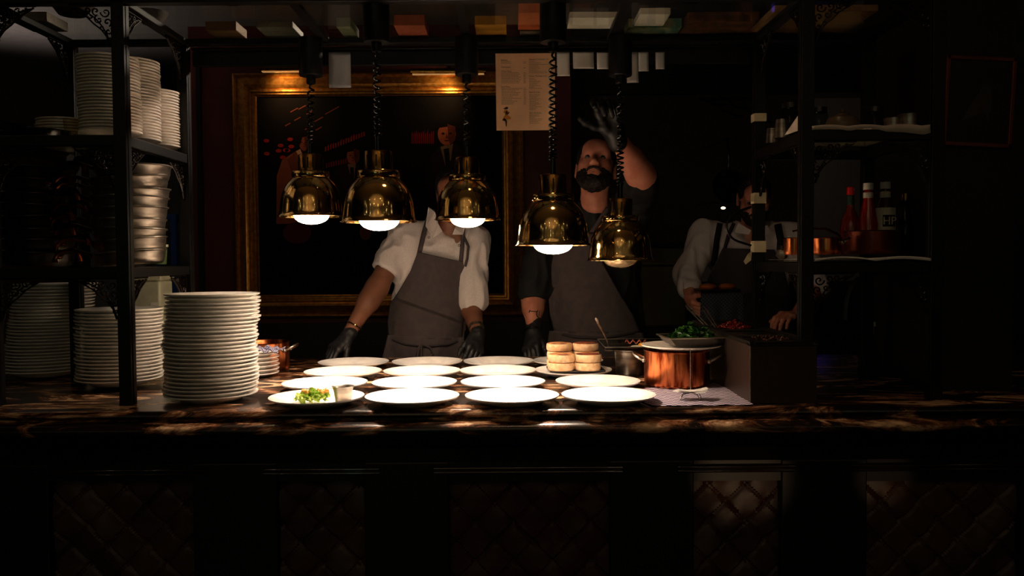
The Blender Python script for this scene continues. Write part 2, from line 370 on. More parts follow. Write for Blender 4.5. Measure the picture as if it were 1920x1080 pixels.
# ---------------------------------------------------------------- brass heat lamps
LZ={}
def heat_lamp(px, pyr, Y, cpx, cpy, lit, label, capz):
    rim=W(px,pyr,Y); can=W(cpx,cpy,Y)
    t=thing('heat_lamp',label,'lamp',(rim.x,Y,rim.z),'brass heat lamps over the pass')
    prof=[(.1105,0),(.108,.003),(.1055,.010),(.104,.018),(.102,.035),(.0995,.055),(.095,.075),(.0885,.092),(.080,.106),(.069,.118),(.061,.126),(.056,.130)]
    q=MB().lathe(prof+[(r-.0015,z-.001) for r,z in prof[::-1]]+[prof[0]],72)
    q.tube([(.1105*math.cos(a*PI/36),.1105*math.sin(a*PI/36),0) for a in range(72)],.0014,6,closed=True)
    q.build('bell_shade',BRASS,t)
    MB().lathe([(.055,.128),(.0605,.129),(.062,.131),(.062,.146),(.0605,.148),(.042,.149),(.041,.15)],64).build('collar',BRASS,t)
    q=MB().lathe([(.0385,.149),(.041,.150),(.041,.200),(.0395,.2045),(.036,.206),(.006,.206),(.006,.207)],64)
    for k in range(16):
        a=2*PI*k/16; R=Matrix.Rotation(a,3,'Z')
        q.box((.0402,-.0022,.158),(.0414,.0022,.192),rot=R,c=(0,0,.175),m=1)
    q.build('vented_cap',[BRASSR,BLACK],t)
    bulbm=(M('lit_bulb',(1,.95,.85),.3,emis=(1,.80,.55),es=22) if lit else M('unlit_bulb',(.75,.65,.5),.08,.6))
    MB().lathe([(.0005,-.026),(.015,-.0252),(.03,-.022),(.044,-.016),(.053,-.008),(.058,.001),(.058,.01),(.05,.03),(.03,.06),(.02,.09),(.018,.12)],48).build('bulb',bulbm,t)
    dz=can.z-rim.z; dx=can.x-rim.x
    zt=ZT-.018-rim.z if Y>2.7 else ZT+.06-rim.z
    MB().lathe([(.0005,dz),(.036,dz),(.0385,dz+.003),(.0385,zt),(.02,zt),(.0005,zt)],40,c=(dx,0,0)).build('reel_housing',BLACK,t)
    MB().lathe([(.0005,dz-.026),(.013,dz-.026),(.0155,dz-.022),(.0155,dz+.002)],24,c=(dx,0,0)).build('cord_guide',BLACK,t)
    z1=dz-.024; z0=.212; cz=z0+.028
    MB().lathe([(.005,z0-.008),(.009,z0-.004),(.009,cz+.012),(.005,cz+.016)],16).build('cord_sleeve',CORD,t)
    n=int((z1-cz)/.0165); pts=[]
    for i in range(n*14+1):
        f=i/(n*14); ff=f**1.35; a=2*PI*n*f
        env=min(1,f*12,(1-f)*12); r=.0100*env
        pts.append((dx*f+r*math.cos(a), r*math.sin(a), cz+(z1-cz)*ff))
    MB().tube(pts,.0033,7).build('coiled_cord',CORD,t)
    if lit:
        lamp('SPOT','heat_lamp_light',(rim.x,Y,rim.z-.030),lit,(1,.775,.61),(rim.x,Y,0),spot_size=math.radians(148),spot_blend=1.0,shadow_soft_size=.03)
    return t
heat_lamp(584,406,2.85,583,143,20,'dim brass heat lamp hanging leftmost, its coiled cord over the painting frame',0)
heat_lamp(711,416,2.50,706,80,21,'brass heat lamp second from the left, front row, pale ceiling mirrored in it',0)
heat_lamp(877,412,2.85,875,141,16,"brass heat lamp hanging in front of the white-jacketed chef's face",0)
heat_lamp(1037,460,2.50,1037,80,21,'lit brass heat lamp hanging directly beneath the wine menu sheet, lower front row',0)
heat_lamp(1163,488,2.85,1163,143,0,'unlit brass heat lamp hung lowest, cord passing the raised black glove',0)

# ---------------------------------------------------------------- plates
def plate_mesh(R,hh,mat,name):
    p=[(.0005,.004),(R*.30,.004),(R*.56,.0045),(R*.63,.007),(R*.72,hh*.55),(R*.97,hh),(R,hh+.0008),(R*1.0,hh-.001),(R*.99,hh-.0035),(R*.70,hh*.30),(R*.62,.001),(R*.57,0),(R*.54,0),(R*.53,.0015),(.0005,.0015)]
    return MB().lathe(p,72).build(name,mat).data
def place(name,me,loc,label,cat,group,rot=(0,0,0)):
    o=bpy.data.objects.new(name,me); link(o); o.location=loc; o.rotation_euler=rot; return tag(o,label,cat,group)
o=MB().lathe([(0,0),(1,0)],4).build('x',PORC); bpy.data.objects.remove(o)
def grab(me_fn):
    n=set(bpy.data.objects); d=me_fn()
    for o in set(bpy.data.objects)-n: bpy.data.objects.remove(o)
    return d
DIN=grab(lambda: plate_mesh(.135,.024,PORC,'dinner_plate'))
SIDE=grab(lambda: plate_mesh(.088,.020,PORC2,'side_plate'))
SMALL=grab(lambda: plate_mesh(.085,.016,PORC,'small_plate'))
rows=[(744,2.44,[594,773,960,1141],'front'),(714,2.715,[609,777,943,1121],'second'),(693,2.995,[643,791,934,1075],'third'),(677,3.27,[663,801,935,1065],'back')]
cn=['leftmost plate','second plate from left','third plate from left','rightmost plate']
XP={}
for ri,(py,Y,xs,rn) in enumerate(rows):
    for ci,px in enumerate(xs):
        c=W(px,py,Y)
        lab=f'empty white dinner plate, {cn[ci]} in the {rn} row under the heat lamps'
        if ri==0 and ci==0: lab='white dinner plate carrying the side salad and steel sauce cup, front row'
        if ri==2 and ci==3: lab='white dinner plate under the slate tray of toasted crumpets'
        if ri==3 and ci==3: lab='mostly hidden white plate behind the stacked crumpets, back row'
        place('dinner_plate',DIN,(c.x,Y,ZC+.0005),lab,'plate','dinner plates laid out under the heat lamps',(0,0,random.random()*6))
        XP[(ri,ci)]=(c.x,Y)
def stack(me,x,y,z,n,step,lean,where,group,jit=.004,wob=0,name='dinner_plate',cat='plate',kind='dinner plate',hgt=.021,jt=.0):
    for i in range(n):
        f=i/n
        lx=x+lean[0]*f+wob*math.sin(f*9+x*7)+random.uniform(-jit,jit); ly=y+lean[1]*f+random.uniform(-jit,jit)
        k=n-1-i
        pos=(f'{ORD[k]} {kind}' if k==0 else (f'bottom {kind}' if i==0 else f'{ORD[k]} {kind} down'))
        place(name,me,(lx,ly,z+i*step+.0005),f'{pos} of {where}',cat,group,(random.uniform(-jt,jt),random.uniform(-jt,jt),random.random()*6))
c=W(395,728,2.53); stack(DIN,c.x,2.53,ZC,27,.0113,(.012,0),'the tall brightly lit counter stack','plates in the tall lit stack on the counter',.0035,.004,jt=.006)
c=W(226,722,2.80); stack(DIN,c.x,2.80,ZC+.012,21,.0112,(.003,0),'the dim stack behind the left post','plates in the dim stack behind the shelf post',.003,jt=.004)
c=W(86,705,3.03); stack(DIN,c.x,3.03,ZC+.012,28,.0112,(.045,0),'the dark leaning stack at far left','plates in the dark leaning stack at far left',.003,jt=.006)
c=W(505,700,2.98); stack(SMALL,W(470,700,3.0).x,3.05,ZC,6,.014,(0,0),'the short stack under the checked napkin','small plates in the short stack by the copper pan',.002,name='small_plate',kind='small plate')
zs=ZS[0]+.0105
stack(SIDE,W(208,240,2.57).x,2.57,zs,24,.0094,(-.006,0),'the front stack, upper left shelf','side plates in the front upper shelf stack',.0015,name='side_plate',kind='side plate')
stack(SIDE,W(247,240,2.74).x,2.74,zs,27,.0094,(.0,0),'the middle stack, upper left shelf','side plates in the middle upper shelf stack',.0015,name='side_plate',kind='side plate')
stack(SIDE,W(289,240,2.905).x,2.905-.01,zs,20,.0094,(.0,0),'the rear stack, upper left shelf','side plates in the rear upper shelf stack',.0015,name='side_plate',kind='side plate')
stack(SIDE,W(122,235,2.83).x,2.83,zs,9,.0095,(.0,0),'the short shadowed stack left of the tall side plates','side plates in the short shadowed stack',.0015,name='side_plate',kind='side plate')
# ---------------------------------------------------------------- pans on the left shelf
zs2=ZS[1]+.0105
def pan(x,y,z,R,hh,ang,tilt,label,mat,hm,group):
    t=thing('saute_pan',label,'pan',(x,y,z),group,(tilt[0],tilt[1],ang))
    MB().lathe([(.0005,.002),(R*.84,.002),(R*.90,.006),(R*.955,hh*.5),(R*.975,hh-.002),(R*1.02,hh+.001),(R*1.035,hh),(R*1.035,hh-.0025),(R*1.01,hh-.004),(R*.985,hh-.007),(R*.965,hh*.45),(R*.92,.005),(R*.86,-.001),(.0005,-.001)],56).build('body',mat,t)
    pts=[(R*.95+.11*math.sin(f*PI/2), 0, hh*.75+.028*math.sin(f*PI)-.012*f) for f in [i/10 for i in range(11)]]
    q=MB().tube(pts,[.006]*10+[.009],8,flat=1.5); q.ell((R*.97,.0,hh*.7),(.006,.014,.008),10)
    q.build('handle',hm,t)
COPH=M('dark_copper_handle',(.42,.22,.14),.28,1)
xr_=W(245,480,2.72).x
for i in range(9):
    k=8-i
    pan(xr_+.004*math.sin(i*1.7)+(.012 if i>5 else 0),2.72,zs2+.001+i*.0335*.98,.108 if i<3 else .112,.048 if i%3 else .043,math.radians(205+8*math.sin(i*2.2)),(random.uniform(-.05,.05),random.uniform(-.03,.10)),
        (f'{ORD[k]} steel pan' if k==0 else f'{ORD[k]} steel pan down')+' in the gleaming right-hand shelf stack',STEEL,COPH,'steel pans in the lit shelf stack')
xl_=W(72,480,2.72).x
for i in range(8):
    k=7-i
    pan(xl_+.003*math.sin(i*1.3),2.72,zs2+.001+i*.037,.105,.044,math.radians(-28+9*math.sin(i*1.9)),(random.uniform(-.04,.04),random.uniform(-.02,.05)),
        (f'{ORD[k]} dark pan' if k==0 else f'{ORD[k]} dark pan down')+' in the shadowed left-hand shelf stack',STEELD,COPH,'dark pans in the shadowed shelf stack')
# black frying pan and a glass on the upper left shelf
c=W(78,240,2.62); t=thing('frying_pan','flat black frying pan on the upper left shelf before the shadowed plates','pan',(c.x,2.6,zs))
MB().lathe([(.0005,.002),(.075,.002),(.092,.026),(.095,.028),(.095,.026),(.078,-.0005),(.0005,-.0005)],48).build('body',BLACKG,t)
MB().tube([(-.09,0,.02),(-.13,0,.03),(-.17,-.01,.034)],.007,8).build('handle',BLACKG,t)
c=W(133,232,2.52); q=MB().lathe([(.0005,.003),(.017,.003),(.022,.05),(.020,.052),(.0215,.05),(.0165,.001),(.0005,.0)],32)
tag(q.build('drinking_glass',glassmat('tumbler_glass',(.9,.85,.75)),loc=(c.x,2.52,zs)),'small glass tumbler beside the black frying pan, upper left shelf','glass')
# plastic container & tub, blue rack on the left
c=W(279,600,3.2); t=thing('food_container','tall translucent plastic food container with a small printed sticker, left corner','container',(c.x,3.22,ZC))
hgt=W(279,516,3.2).z-ZC
MB().box((-.062,-.06,0),(.062,.06,hgt-.02)).build('tub',PLASTIC,t,bevel=.01)
MB().box((-.068,-.066,hgt-.02),(.068,.066,hgt)).build('lid',PLASTIC,t,bevel=.006)
q=MB().box((.026,-.0625,hgt-.15),(.05,-.0605,hgt-.10)); q.build('sticker',PAPERW,t,smooth=False)
q=MB()
for k in range(4): q.box((.03,-.0632,hgt-.143+k*.009),(.030+.004*(k%2)+.012,-.0624,hgt-.140+k*.009))
q.build('sticker_print',ink('grey_ink',(.2,.2,.2)),t,smooth=False)
c=W(298,488,2.86); t=thing('green_tub','small pot of green herbs with pale rim behind the steel pans','tub',(c.x,2.865,zs2))
MB().lathe([(.0005,0),(.022,0),(.025,.055),(.027,.056),(.027,.06),(.024,.06),(.0005,.055)],32).build('pot',M('green_tub',(.30,.38,.20),.5),t)
MB().lathe([(.025,.058),(.029,.058),(.029,.066),(.0005,.067)],32).build('rim',PLASTIC,t)
t=thing('blue_rack','blue painted metal rack glimpsed behind the left shelving','rack',(W(300,500,5.8).x,5.8,0))
bx=[W(297,400,5.8).x-t.location.x, W(326,400,5.8).x-t.location.x]; zt=W(300,402,5.8).z
for x in bx:
    for y in (-.0,.5): MB().box((x-.018,y-.018,0),(x+.018,y+.018,zt)).build('leg',BLUEM,t,smooth=False)
for z in (zt,zt-.52,zt-.95):
    MB().box((bx[0]-.02,-.02,z-.035),(bx[1]+.02,.52,z)).build('shelf',BLUEM,t,smooth=False)
t=thing('kitchen_cabinet','tall grey steel cabinet far back behind the left shelving','cabinet',(W(262,500,6.6).x,6.65,0))
MB().box((-.28,-.25,0),(.2,.25,1.55)).build('body',KWALLB,t,smooth=False)
MB().box((-.26,-.262,.1),(-.045,-.251,1.5)).build('door',KWALLB,t,smooth=False)
MB().box((-.035,-.262,.1),(.18,-.251,1.5)).build('door',KWALLB,t,smooth=False)
# shelf plank along the left wall
c=W(40,176,4.4); t=thing('wall_shelf','dark wall shelf on the left kitchen wall, far behind the plates','shelf',(-3.3,4.6,c.z))
MB().box((-.14,-1.2,-.02),(.15,1.5,.02)).build('board',WOOD,t,smooth=False)
for y in (-.8,.9): MB().box((-.14,y-.02,-.2),(-.11,y+.02,-.02)).box((-.14,y-.02,-.05),(.1,y+.02,-.02)).build('bracket',BLACK,t,smooth=False)

# copper pan behind the small plates
def casserole(x,y,z,R,H,label,mat=COPPER,hang=(0,PI),name='copper_pot',hs=1,cat='pot'):
    t=thing(name,label,cat,(x,y,z))
    MB().lathe([(.0005,0),(R*.93,0),(R*.985,.006),(R,.014),(R,H-.002),(R+.002,H),(R-.001,H+.0015),(R-.004,H-.002),(R-.005,.008),(.0005,.004)],72).build('body',mat,t)
    for a in hang:
        R3=Matrix.Rotation(a,3,'Z'); pts=[]
        for i in range(13):
            f=i/12; ph=(f-.5)*PI
            pts.append(R3@Vector((R-.002+.038*hs*math.cos(ph)**.7, .035*hs*math.sin(ph), H*.72+.022*hs*math.cos(ph))))
        q=MB().tube(pts,.0038,8)
        for e in (pts[0],pts[-1]): q.ell(e,(.008,.008,.008),10)
        q.build('handle',STEEL,t)
    return t
c=W(492,686,3.22); casserole(c.x,3.24,ZC,.095,W(500,643,3.2).z-ZC,'copper saute pot half hidden behind the short plate stack',hang=(math.radians(-4),PI))
# checked napkin on small plates
def check_mat(name,a,b,sc,rot=0):
    m=bpy.data.materials.new(name); m.use_nodes=True; nt=m.node_tree; bs=nt.nodes['Principled BSDF']; L=nt.links.new
    tc=nt.nodes.new('ShaderNodeTexCoord'); mp=nt.nodes.new('ShaderNodeMapping'); mp.inputs['Rotation'].default_value=(0,0,rot); mp.inputs['Scale'].default_value=sc if hasattr(sc,'__len__') else (sc,)*3
    ck=nt.nodes.new('ShaderNodeTexChecker'); ck.inputs['Scale'].default_value=1; ck.inputs[1].default_value=(*lin(a),1); ck.inputs[2].default_value=(*lin(b),1)
    L(tc.outputs['UV'] if False else tc.outputs['Object'],mp.inputs[0]); L(mp.outputs[0],ck.inputs[0]); L(ck.outputs[0],bs.inputs['Base Color']); bs.inputs['Roughness'].default_value=.85
    return m
CHECK=check_mat('blue_check_cloth',(.80,.74,.76),(.24,.22,.38),(70,70,.01),.25)
CHECKF=check_mat('blue_check_napkin',(.62,.60,.66),(.16,.16,.30),(90,90,90))
vs=[];fs=[];n=16
cx=W(497,657,3.02)
for j in range(n+1):
    for i in range(n+1):
        u=i/n-.5; v=j/n-.5; vs.append((u*.11, v*.12, .012+.012*math.cos(u*PI)*math.cos(v*PI)+.005*math.sin(u*20+v*9)))
for j in range(n):
    for i in range(n): k=j*(n+1)+i; fs.append((k,k+1,k+n+2,k+n+1))
o=MB().add(vs,fs).build('checked_napkin',CHECKF,loc=(cx.x+.0,3.03,ZC+.014*5+.016)); o.modifiers.new('s','SOLIDIFY').thickness=.003
tag(o,'small folded blue checked napkin on top of the short plate stack','napkin')

# ---------------------------------------------------------------- salad, sauce cup
LEAF=M('lettuce_green',(.52,.72,.20),.45,0,.3,60,col2=(.84,.90,.50),cscale=60)
LEAFD=M('herb_green',(.08,.22,.06),.4,0,.4,90,col2=(.20,.40,.10),cscale=90)
def leafpile(n,ext,mat,name,loc,size,zr=.03,cone=True,rnd=random):
    q=MB()
    for k in range(n):
        a=rnd.uniform(0,2*PI); r=math.sqrt(rnd.random()); cx,cy=r*ext[0]*math.cos(a), r*ext[1]*math.sin(a)
        cz=rnd.uniform(0,zr*(1-r*.8 if cone else 1))+size*.3
        R=Matrix.Rotation(rnd.uniform(0,6.3),3,'Z')@Matrix.Rotation(rnd.uniform(-1.2,1.2),3,'X')@Matrix.Rotation(rnd.uniform(-1,1),3,'Y')
        s=size*rnd.uniform(.6,1.2); vs=[];fs=[]; m=8
        vs.append(R@Vector((0,0,0))+Vector((cx,cy,cz)))
        for ring in (1,2):
            for i in range(m):
                an=2*PI*i/m; rr=s*ring/2*(1+.25*math.sin(an*3+k))
                vs.append(R@Vector((rr*math.cos(an),rr*.7*math.sin(an),s*(.12*ring*ring*.3+.16*(ring-1)*math.sin(an*4+k))))+Vector((cx,cy,cz)))
        for i in range(m):
            j=(i+1)%m; fs.append((0,1+i,1+j)); fs.append((1+i,1+m+i,1+m+j,1+j))
        q.add(vs,fs)
    zmin=min(v[2] for v in q.v)
    q.v=[(a,b,c-zmin) for a,b,c in q.v]
    return q.build(name,mat,loc=loc,fix=False)
sx,sy=XP[(0,0)]
o=leafpile(70,(.046,.034),LEAF,'salad_leaves',(sx-.008,sy-.012,ZC+.0055),.0165,.024); tag(o,'pile of chopped lettuce on the front left plate','salad',kind='stuff')
CR=M('golden_crouton',(.85,.52,.18),.6,0,.4,120,col2=(.95,.75,.4),cscale=50)
for k,(dx,dy) in enumerate(((-.03,.015),(-.005,.022),(.012,.02),(.036,.012),(-.018,.0),(.028,-.004))):
    q=MB().box((-.007,-.006,0),(.007,.006,.011),rot=Matrix.Rotation(k*1.1,3,'Z')@Matrix.Rotation(.4,3,'X'))
    tag(q.build('crouton',CR,loc=(sx+dx-.006,sy+dy-.018,ZC+.033),bevel=.002),f"golden crouton, {['far left','second from left','middle','far right','front left','front right'][k]} of the six scattered on the salad",'crouton','croutons on the salad')
c=W(644,744,2.44)
t=thing('sauce_cup','little steel cup of white dressing beside the salad','cup',(c.x+.002,2.425,ZC+.0055))
MB().lathe([(.0005,.0),(.022,.0),(.026,.034),(.0305,.048),(.032,.050),(.0295,.048),(.025,.034),(.021,.002),(.0005,.002)],40).build('cup',STEEL,t)
MB().lathe([(.0258,.036),(.012,.0375),(.0005,.038)],32).build('dressing',M('cream_dressing',(.92,.88,.78),.35),t)

# ---------------------------------------------------------------- crumpets on slate tray
sx,sy=XP[(2,3)]
R=Matrix.Rotation(.06,3,'Z')
o=MB().box((-.100,-.062,0),(.092,.074,.005),rot=R,c=(0,0,0)).build('slate_tray',M('slate',(.10,.09,.09),.5,0,.3,50),loc=(sx+.012,sy-.004,ZC+.0225),smooth=False); tag(o,'dark rectangular slate tray under the crumpets','tray')
CRM=M('crumpet_dough',(.90,.77,.60),.8,0,.5,140,col2=(.83,.66,.48),cscale=60)
CRT=M('toasted_top',(.84,.58,.36),.7,0,.8,160,col2=(.42,.15,.07),cscale=26,c0=.42,c1=.62)
CRT2=M('dark_toasted_top',(.62,.30,.14),.7,0,.8,160,col2=(.30,.09,.05),cscale=26)
def crump(x,y,z,dark,label,s=1,ang=0):
    q=MB(); R0=.0465*s; H=.0265
    prof=[(.0005,0),(R0*.93,.0),(R0*.99,.004),(R0*1.01,H*.5),(R0*.99,H-.004),(R0*.95,H-.0005)]
    q.lathe(prof,40,m=0); q.lathe([(R0*.95,H-.0005),(R0*.8,H+.0012),(R0*.4,H+.0012),(.0005,H+.001)],40,m=1)
    q.v=[(a*(1+.012*math.sin(5*math.atan2(b,a)+x*90)),b*(1+.012*math.sin(5*math.atan2(b,a)+x*90)),c) for a,b,c in q.v]
    o=q.build('crumpet',[CRM,CRT2 if dark else CRT],loc=(x,y,z),fix=True); o.rotation_euler=(0,0,ang); tag(o,label,'crumpet','toasted crumpets on the slate tray')
zb=ZC+.0280; st=.0285
fl=W(1052,690,2.95).x; fr=W(1102,690,2.95).x; bl=W(1049,670,3.05).x; br=W(1098,670,3.05).x
for x,y,n,nm,dk in ((fl,2.955,2,'front left',0),(fr,2.955,2,'front right',1),(bl,3.052,3,'rear left',0),(br,3.052,3,'rear right',1)):
    for i in range(n):
        pos='top' if i==n-1 else ('bottom' if i==0 else 'middle')
        crump(x+.002*(i%2),y,zb+i*st,dk and i==n-1,f'{pos} crumpet of the {nm} stack on the slate tray',1,i*2+x*9)

# ---------------------------------------------------------------- steel insert, black tray with egg, spoon
c=W(1182,700,3.0)
t=thing('steel_insert','round steel food insert standing between the crumpets and the copper pot','container',(c.x+.0,3.02,ZC))
MB().lathe([(.0005,.0),(.044,.0),(.048,.006),(.053,.085),(.060,.088),(.060,.091),(.051,.089),(.046,.008),(.0005,.006)],56).build('body',STEEL,t)
c=W(1190,650,3.12)
t=thing('black_tray','shallow black tray with pale rim resting above the steel insert','tray',(c.x,3.1,ZC+.0915))
q=MB().box((-.12,-.10,0),(.12,.16,.004)).box((-.122,-.102,0),(-.117,.162,.009)).box((.117,-.102,0),(.122,.162,.009)).box((-.122,-.105,0),(.122,-.10,.009)).box((-.122,.16,0),(.122,.165,.012))
q.build('pan',BLACKG,t,smooth=False,bevel=.002)
for x in (-.07,.07):
    for y in (.08,): pass
MB().tube([(-.122,-.105,.009),(.122,-.105,.009),(.122,.165,.012),(-.122,.165,.012)],.0018,6,closed=True).build('rim',STEEL,t)
# stand under the tray's rear: second insert
c2=W(1240,650,3.2)
t=thing('steel_insert','second steel food insert, hidden behind the copper pot below the black tray','container',(c2.x-.02,3.20,ZC))
MB().lathe([(.0005,.0),(.044,.0),(.048,.006),(.053,.085),(.057,.088),(.051,.089),(.046,.008),(.0005,.006)],56).build('body',STEEL,t)
c=W(1200,650,3.05)
q=MB().lathe([(.0005,.0),(.028,0),(.034,.001),(.030,.003),(.016,.005),(.0005,.005)],32,sx=1.1,m=0); q.ell((.002,-.002,.006),(.013,.013,.009),16,m=1)
tag(q.build('fried_egg',[M('egg_white',(.9,.86,.74),.35),M('egg_yolk',(.95,.62,.10),.3)],loc=(c.x+.004,3.05,ZC+.0965)),'fried egg with yellow yolk on the black tray','egg')
vs=[];fs=[]
for i in range(17):
    for j in (0,1,2): vs.append((i/16*.075, (j-1)*.012, .006+.006*math.sin(i*1.3)+.002*j))
for i in range(16):
    for j in (0,1): fs.append((i*3+j,i*3+j+1,i*3+j+4,i*3+j+3))
o=MB().add(vs,fs).build('bacon_rasher',M('bacon',(.55,.18,.12),.45,0,.3,50,col2=(.80,.45,.35),cscale=60),loc=(W(1172,645,3.15).x,3.14,ZC+.0975)); o.modifiers.new('s','SOLIDIFY').thickness=.002; o.rotation_euler=(0,0,-.2)
tag(o,'wavy rasher of bacon behind the fried egg on the black tray','bacon')
a=W(1118,597,2.98); b=W(1139,640,3.03); d=b-a
t=thing('serving_spoon','steel spoon standing upright with its bowl in the black tray','spoon',b)
MB().tube([b-b+Vector((.004,0,-.028)),(0,0,0),-d*.4,-d*.8,-d*1.0,-d*1.04],[.0024,.0028,.0035,.0062,.006,.002],10,flat=.5).build('handle',STEEL,t)
MB().ell((.008,.0,-.031),(.02,.016,.005),14).build('bowl',STEEL,t)

# ---------------------------------------------------------------- copper pot with plate, tray of herbs
c=W(1269,700,2.76); PX,PY=c.x,2.76
casserole(PX,PY,ZC+.003,.105,.112,'large hammered copper pot with two steel handles on the checked cloth',hang=(math.radians(-14),math.radians(168)),hs=1.05)
zp=ZC+.003+.1140
o=place('plate_cover',grab(lambda: plate_mesh(.128,.016,PORC2,'plate_cover')),(PX+.014,PY,zp),'pale plate resting like a lid on the copper pot','plate',None,(0,0,0))
t=thing('herb_tray','dull steel tray of chopped greens propped on the copper pot','tray',(PX+.045,PY-.01,zp+.0175),None,(0,0,.1))
q=MB()
lo=(-.075,-.055); hi=(.095,.075)
vs=[(-.065,-.05,0),(.085,-.05,0),(.085,.07,0),(-.065,.07,0),(-.090,-.070,.026),(.112,-.070,.026),(.112,.090,.026),(-.090,.090,.026)]
o=q.add(vs,[(0,1,2,3),(0,4,5,1),(1,5,6,2),(2,6,7,3),(3,7,4,0)]).build('pan',STEELD,t,smooth=False); o.modifiers.new('s','SOLIDIFY').thickness=.002
MB().tube([vs[4],vs[5],vs[6],vs[7]],.0028,6,closed=True).build('rim',STEEL,t)
o=leafpile(520,(.076,.055),LEAFD,'chopped_greens',(PX+.05,PY,zp+.0195),.0115,.066); tag(o,'heap of dark green chopped herbs in the steel tray','herbs',kind='stuff')
# cloth
vs=[];fs=[]; corners=[W(1180,737,2.62),W(1345,734,2.66),W(1412,764,2.375),W(1222,764,2.372)]
corners=[Vector((p.x,y,0)) for p,y in ((W(1155,730,2.62),2.66),(W(1370,720,2.75),2.80),(W(1412,764,2.375),2.372),(W(1222,764,2.372),2.365))]
n=28
for j in range(n+1):
    for i in range(n+1):
        u=i/n;v=j/n; p=(corners[0]*(1-u)+corners[1]*u)*(1-v)+(corners[3]*(1-u)+corners[2]*u)*v
        near=(p.x-PX)**2+(p.y-PY)**2<.115**2
        vs.append((p.x,p.y+.004*math.sin(u*19)*v,ZC+.0012+(0 if near else .0022*abs(math.sin(u*13+v*5)))))
for j in range(n):
    for i in range(n): k=j*(n+1)+i; fs.append((k,k+1,k+n+2,k+n+1))
o=MB().add(vs,fs).build('checked_cloth',CHECK); tag(o,'blue and white checked tea cloth flat under the copper pot','cloth')
# bill spike
c=W(1295,740,2.47); t=thing('bill_spike','steel bill spike with wire feet on the checked cloth','spike',(c.x,2.47,ZC+.006))
q=MB().tube([(0,0,.016),(0,0,.10),(-.001,0,W(1293,645,2.47).z-ZC-.006)],[.0014,.0013,.0005],8)
for a in (0,1.57,3.14,4.71):
    q.tube([(0,0,.016),(.03*math.cos(a+.5),.03*math.sin(a+.5),.014),(.04*math.cos(a+.5),.04*math.sin(a+.5),-.003)],.0014,6)
q.build('spike',STEEL,t)
for k in range(3):
    q=MB(); pp=[(-.052,-.022,0),(.04,-.030,0),(.056,.014,0),(-.036,.022,0)]
    n=8; vs=[];fs=[]
    for j in range(n+1):
        for i in range(n+1):
            u=i/n;v=j/n; p=(Vector(pp[0])*(1-u)+Vector(pp[1])*u)*(1-v)+(Vector(pp[3])*(1-u)+Vector(pp[2])*u)*v
            vs.append((p.x,p.y,.0035*(abs(u-.5)*2)**2*(.6+.5*k)+.002*math.sin(v*4)))
    for j in range(n):
        for i in range(n): a=j*(n+1)+i; fs.append((a,a+1,a+n+2,a+n+1))
    o=q.add(vs,fs).build('order_slip',PAPERW,loc=(c.x,2.47,ZC+.0245+k*.0022),fix=False); o.rotation_euler=(0,0,.25*k-.2)
    tag(o,['lowest','middle','uppermost'][k]+' paper slip pierced on the steel bill spike','paper','slips on the bill spike')

# ---------------------------------------------------------------- steel bain-marie on the right
x0=W(1408,700,2.40).x; x1=W(1532,700,2.40).x; zt=W(1470,640,2.40).z
t=thing('bain_marie','long steel bain-marie box holding food inserts at the right of the counter','food warmer',((x0+x1)/2,2.8,ZC))
hw=(x1-x0)/2; hh=zt-ZC
q=MB().box((-hw,-.40,0),(hw,.44,hh-.012)); q.build('body',M('dull_steel',(.28,.22,.19),.42,.7,.05,50),t,bevel=.002,smooth=False)
q=MB().box((-hw-.004,-.404,hh-.012),(hw+.004,-.37,hh)).box((-hw-.004,.41,hh-.012),(hw+.004,.444,hh)).box((-hw-.004,-.404,hh-.012),(-hw+.014,.444,hh)).box((hw-.014,-.404,hh-.012),(hw+.004,.444,hh))
q.build('top_rim',STEELD,t,bevel=.002,smooth=False)
q=MB().tube([(-hw-.0015,-.4015,0),(-hw-.0015,-.4015,hh-.013)],.0018,6); q.build('corner_trim',STEEL,t)
zi=hh-.0119
for k,y in enumerate((-.27,-.06,.14,.33)):
    q=MB(); vs=[(-hw+.018,y-.09,zi+.006),(hw-.018,y-.09,zi+.006),(hw-.018,y+.09,zi+.006),(-hw+.018,y+.09,zi+.006)]
    q.tube(vs,.004,6,closed=True); q.box((-hw+.018,y-.09,zi),(hw-.018,y+.09,zi+.003)); q.build('insert',STEELD,t,smooth=False)
FR=M('red_relish',(.55,.12,.07),.45,0,.5,120,col2=(.35,.06,.04),cscale=80)
def crumbs(n,ext,mat,name,loc,s,zr,label,cat):
    q=MB()
    for k in range(n):
        r=math.sqrt(random.random()); a=random.uniform(0,6.3)
        q.ell((r*ext[0]*math.cos(a),r*ext[1]*math.sin(a),s*.5+random.random()*zr*(1-r)),(s*random.uniform(.6,1.4),s*random.uniform(.4,.8),s*random.uniform(.35,.6)),8,rot=Matrix.Rotation(random.random()*3,3,'Z')@Matrix.Rotation(random.random(),3,'Y'))
    zm=min(v[2] for v in q.v); q.v=[(a,b,c-zm) for a,b,c in q.v]
    o=q.build(name,mat,loc=loc,fix=False); return tag(o,label,cat,kind='stuff')
cx=(x0+x1)/2
crumbs(240,(.05,.075),FR,'red_relish',(cx,2.94,ZC+zi+.0035),.006,.030,'mound of shredded red relish in the bain-marie','food')
crumbs(60,(.05,.075),M('brown_food',(.25,.10,.05),.5,0,.4,60),'brown_sauce',(cx,2.53,ZC+zi+.0035),.006,.006,'brown cooked food in the nearest bain-marie insert','food')
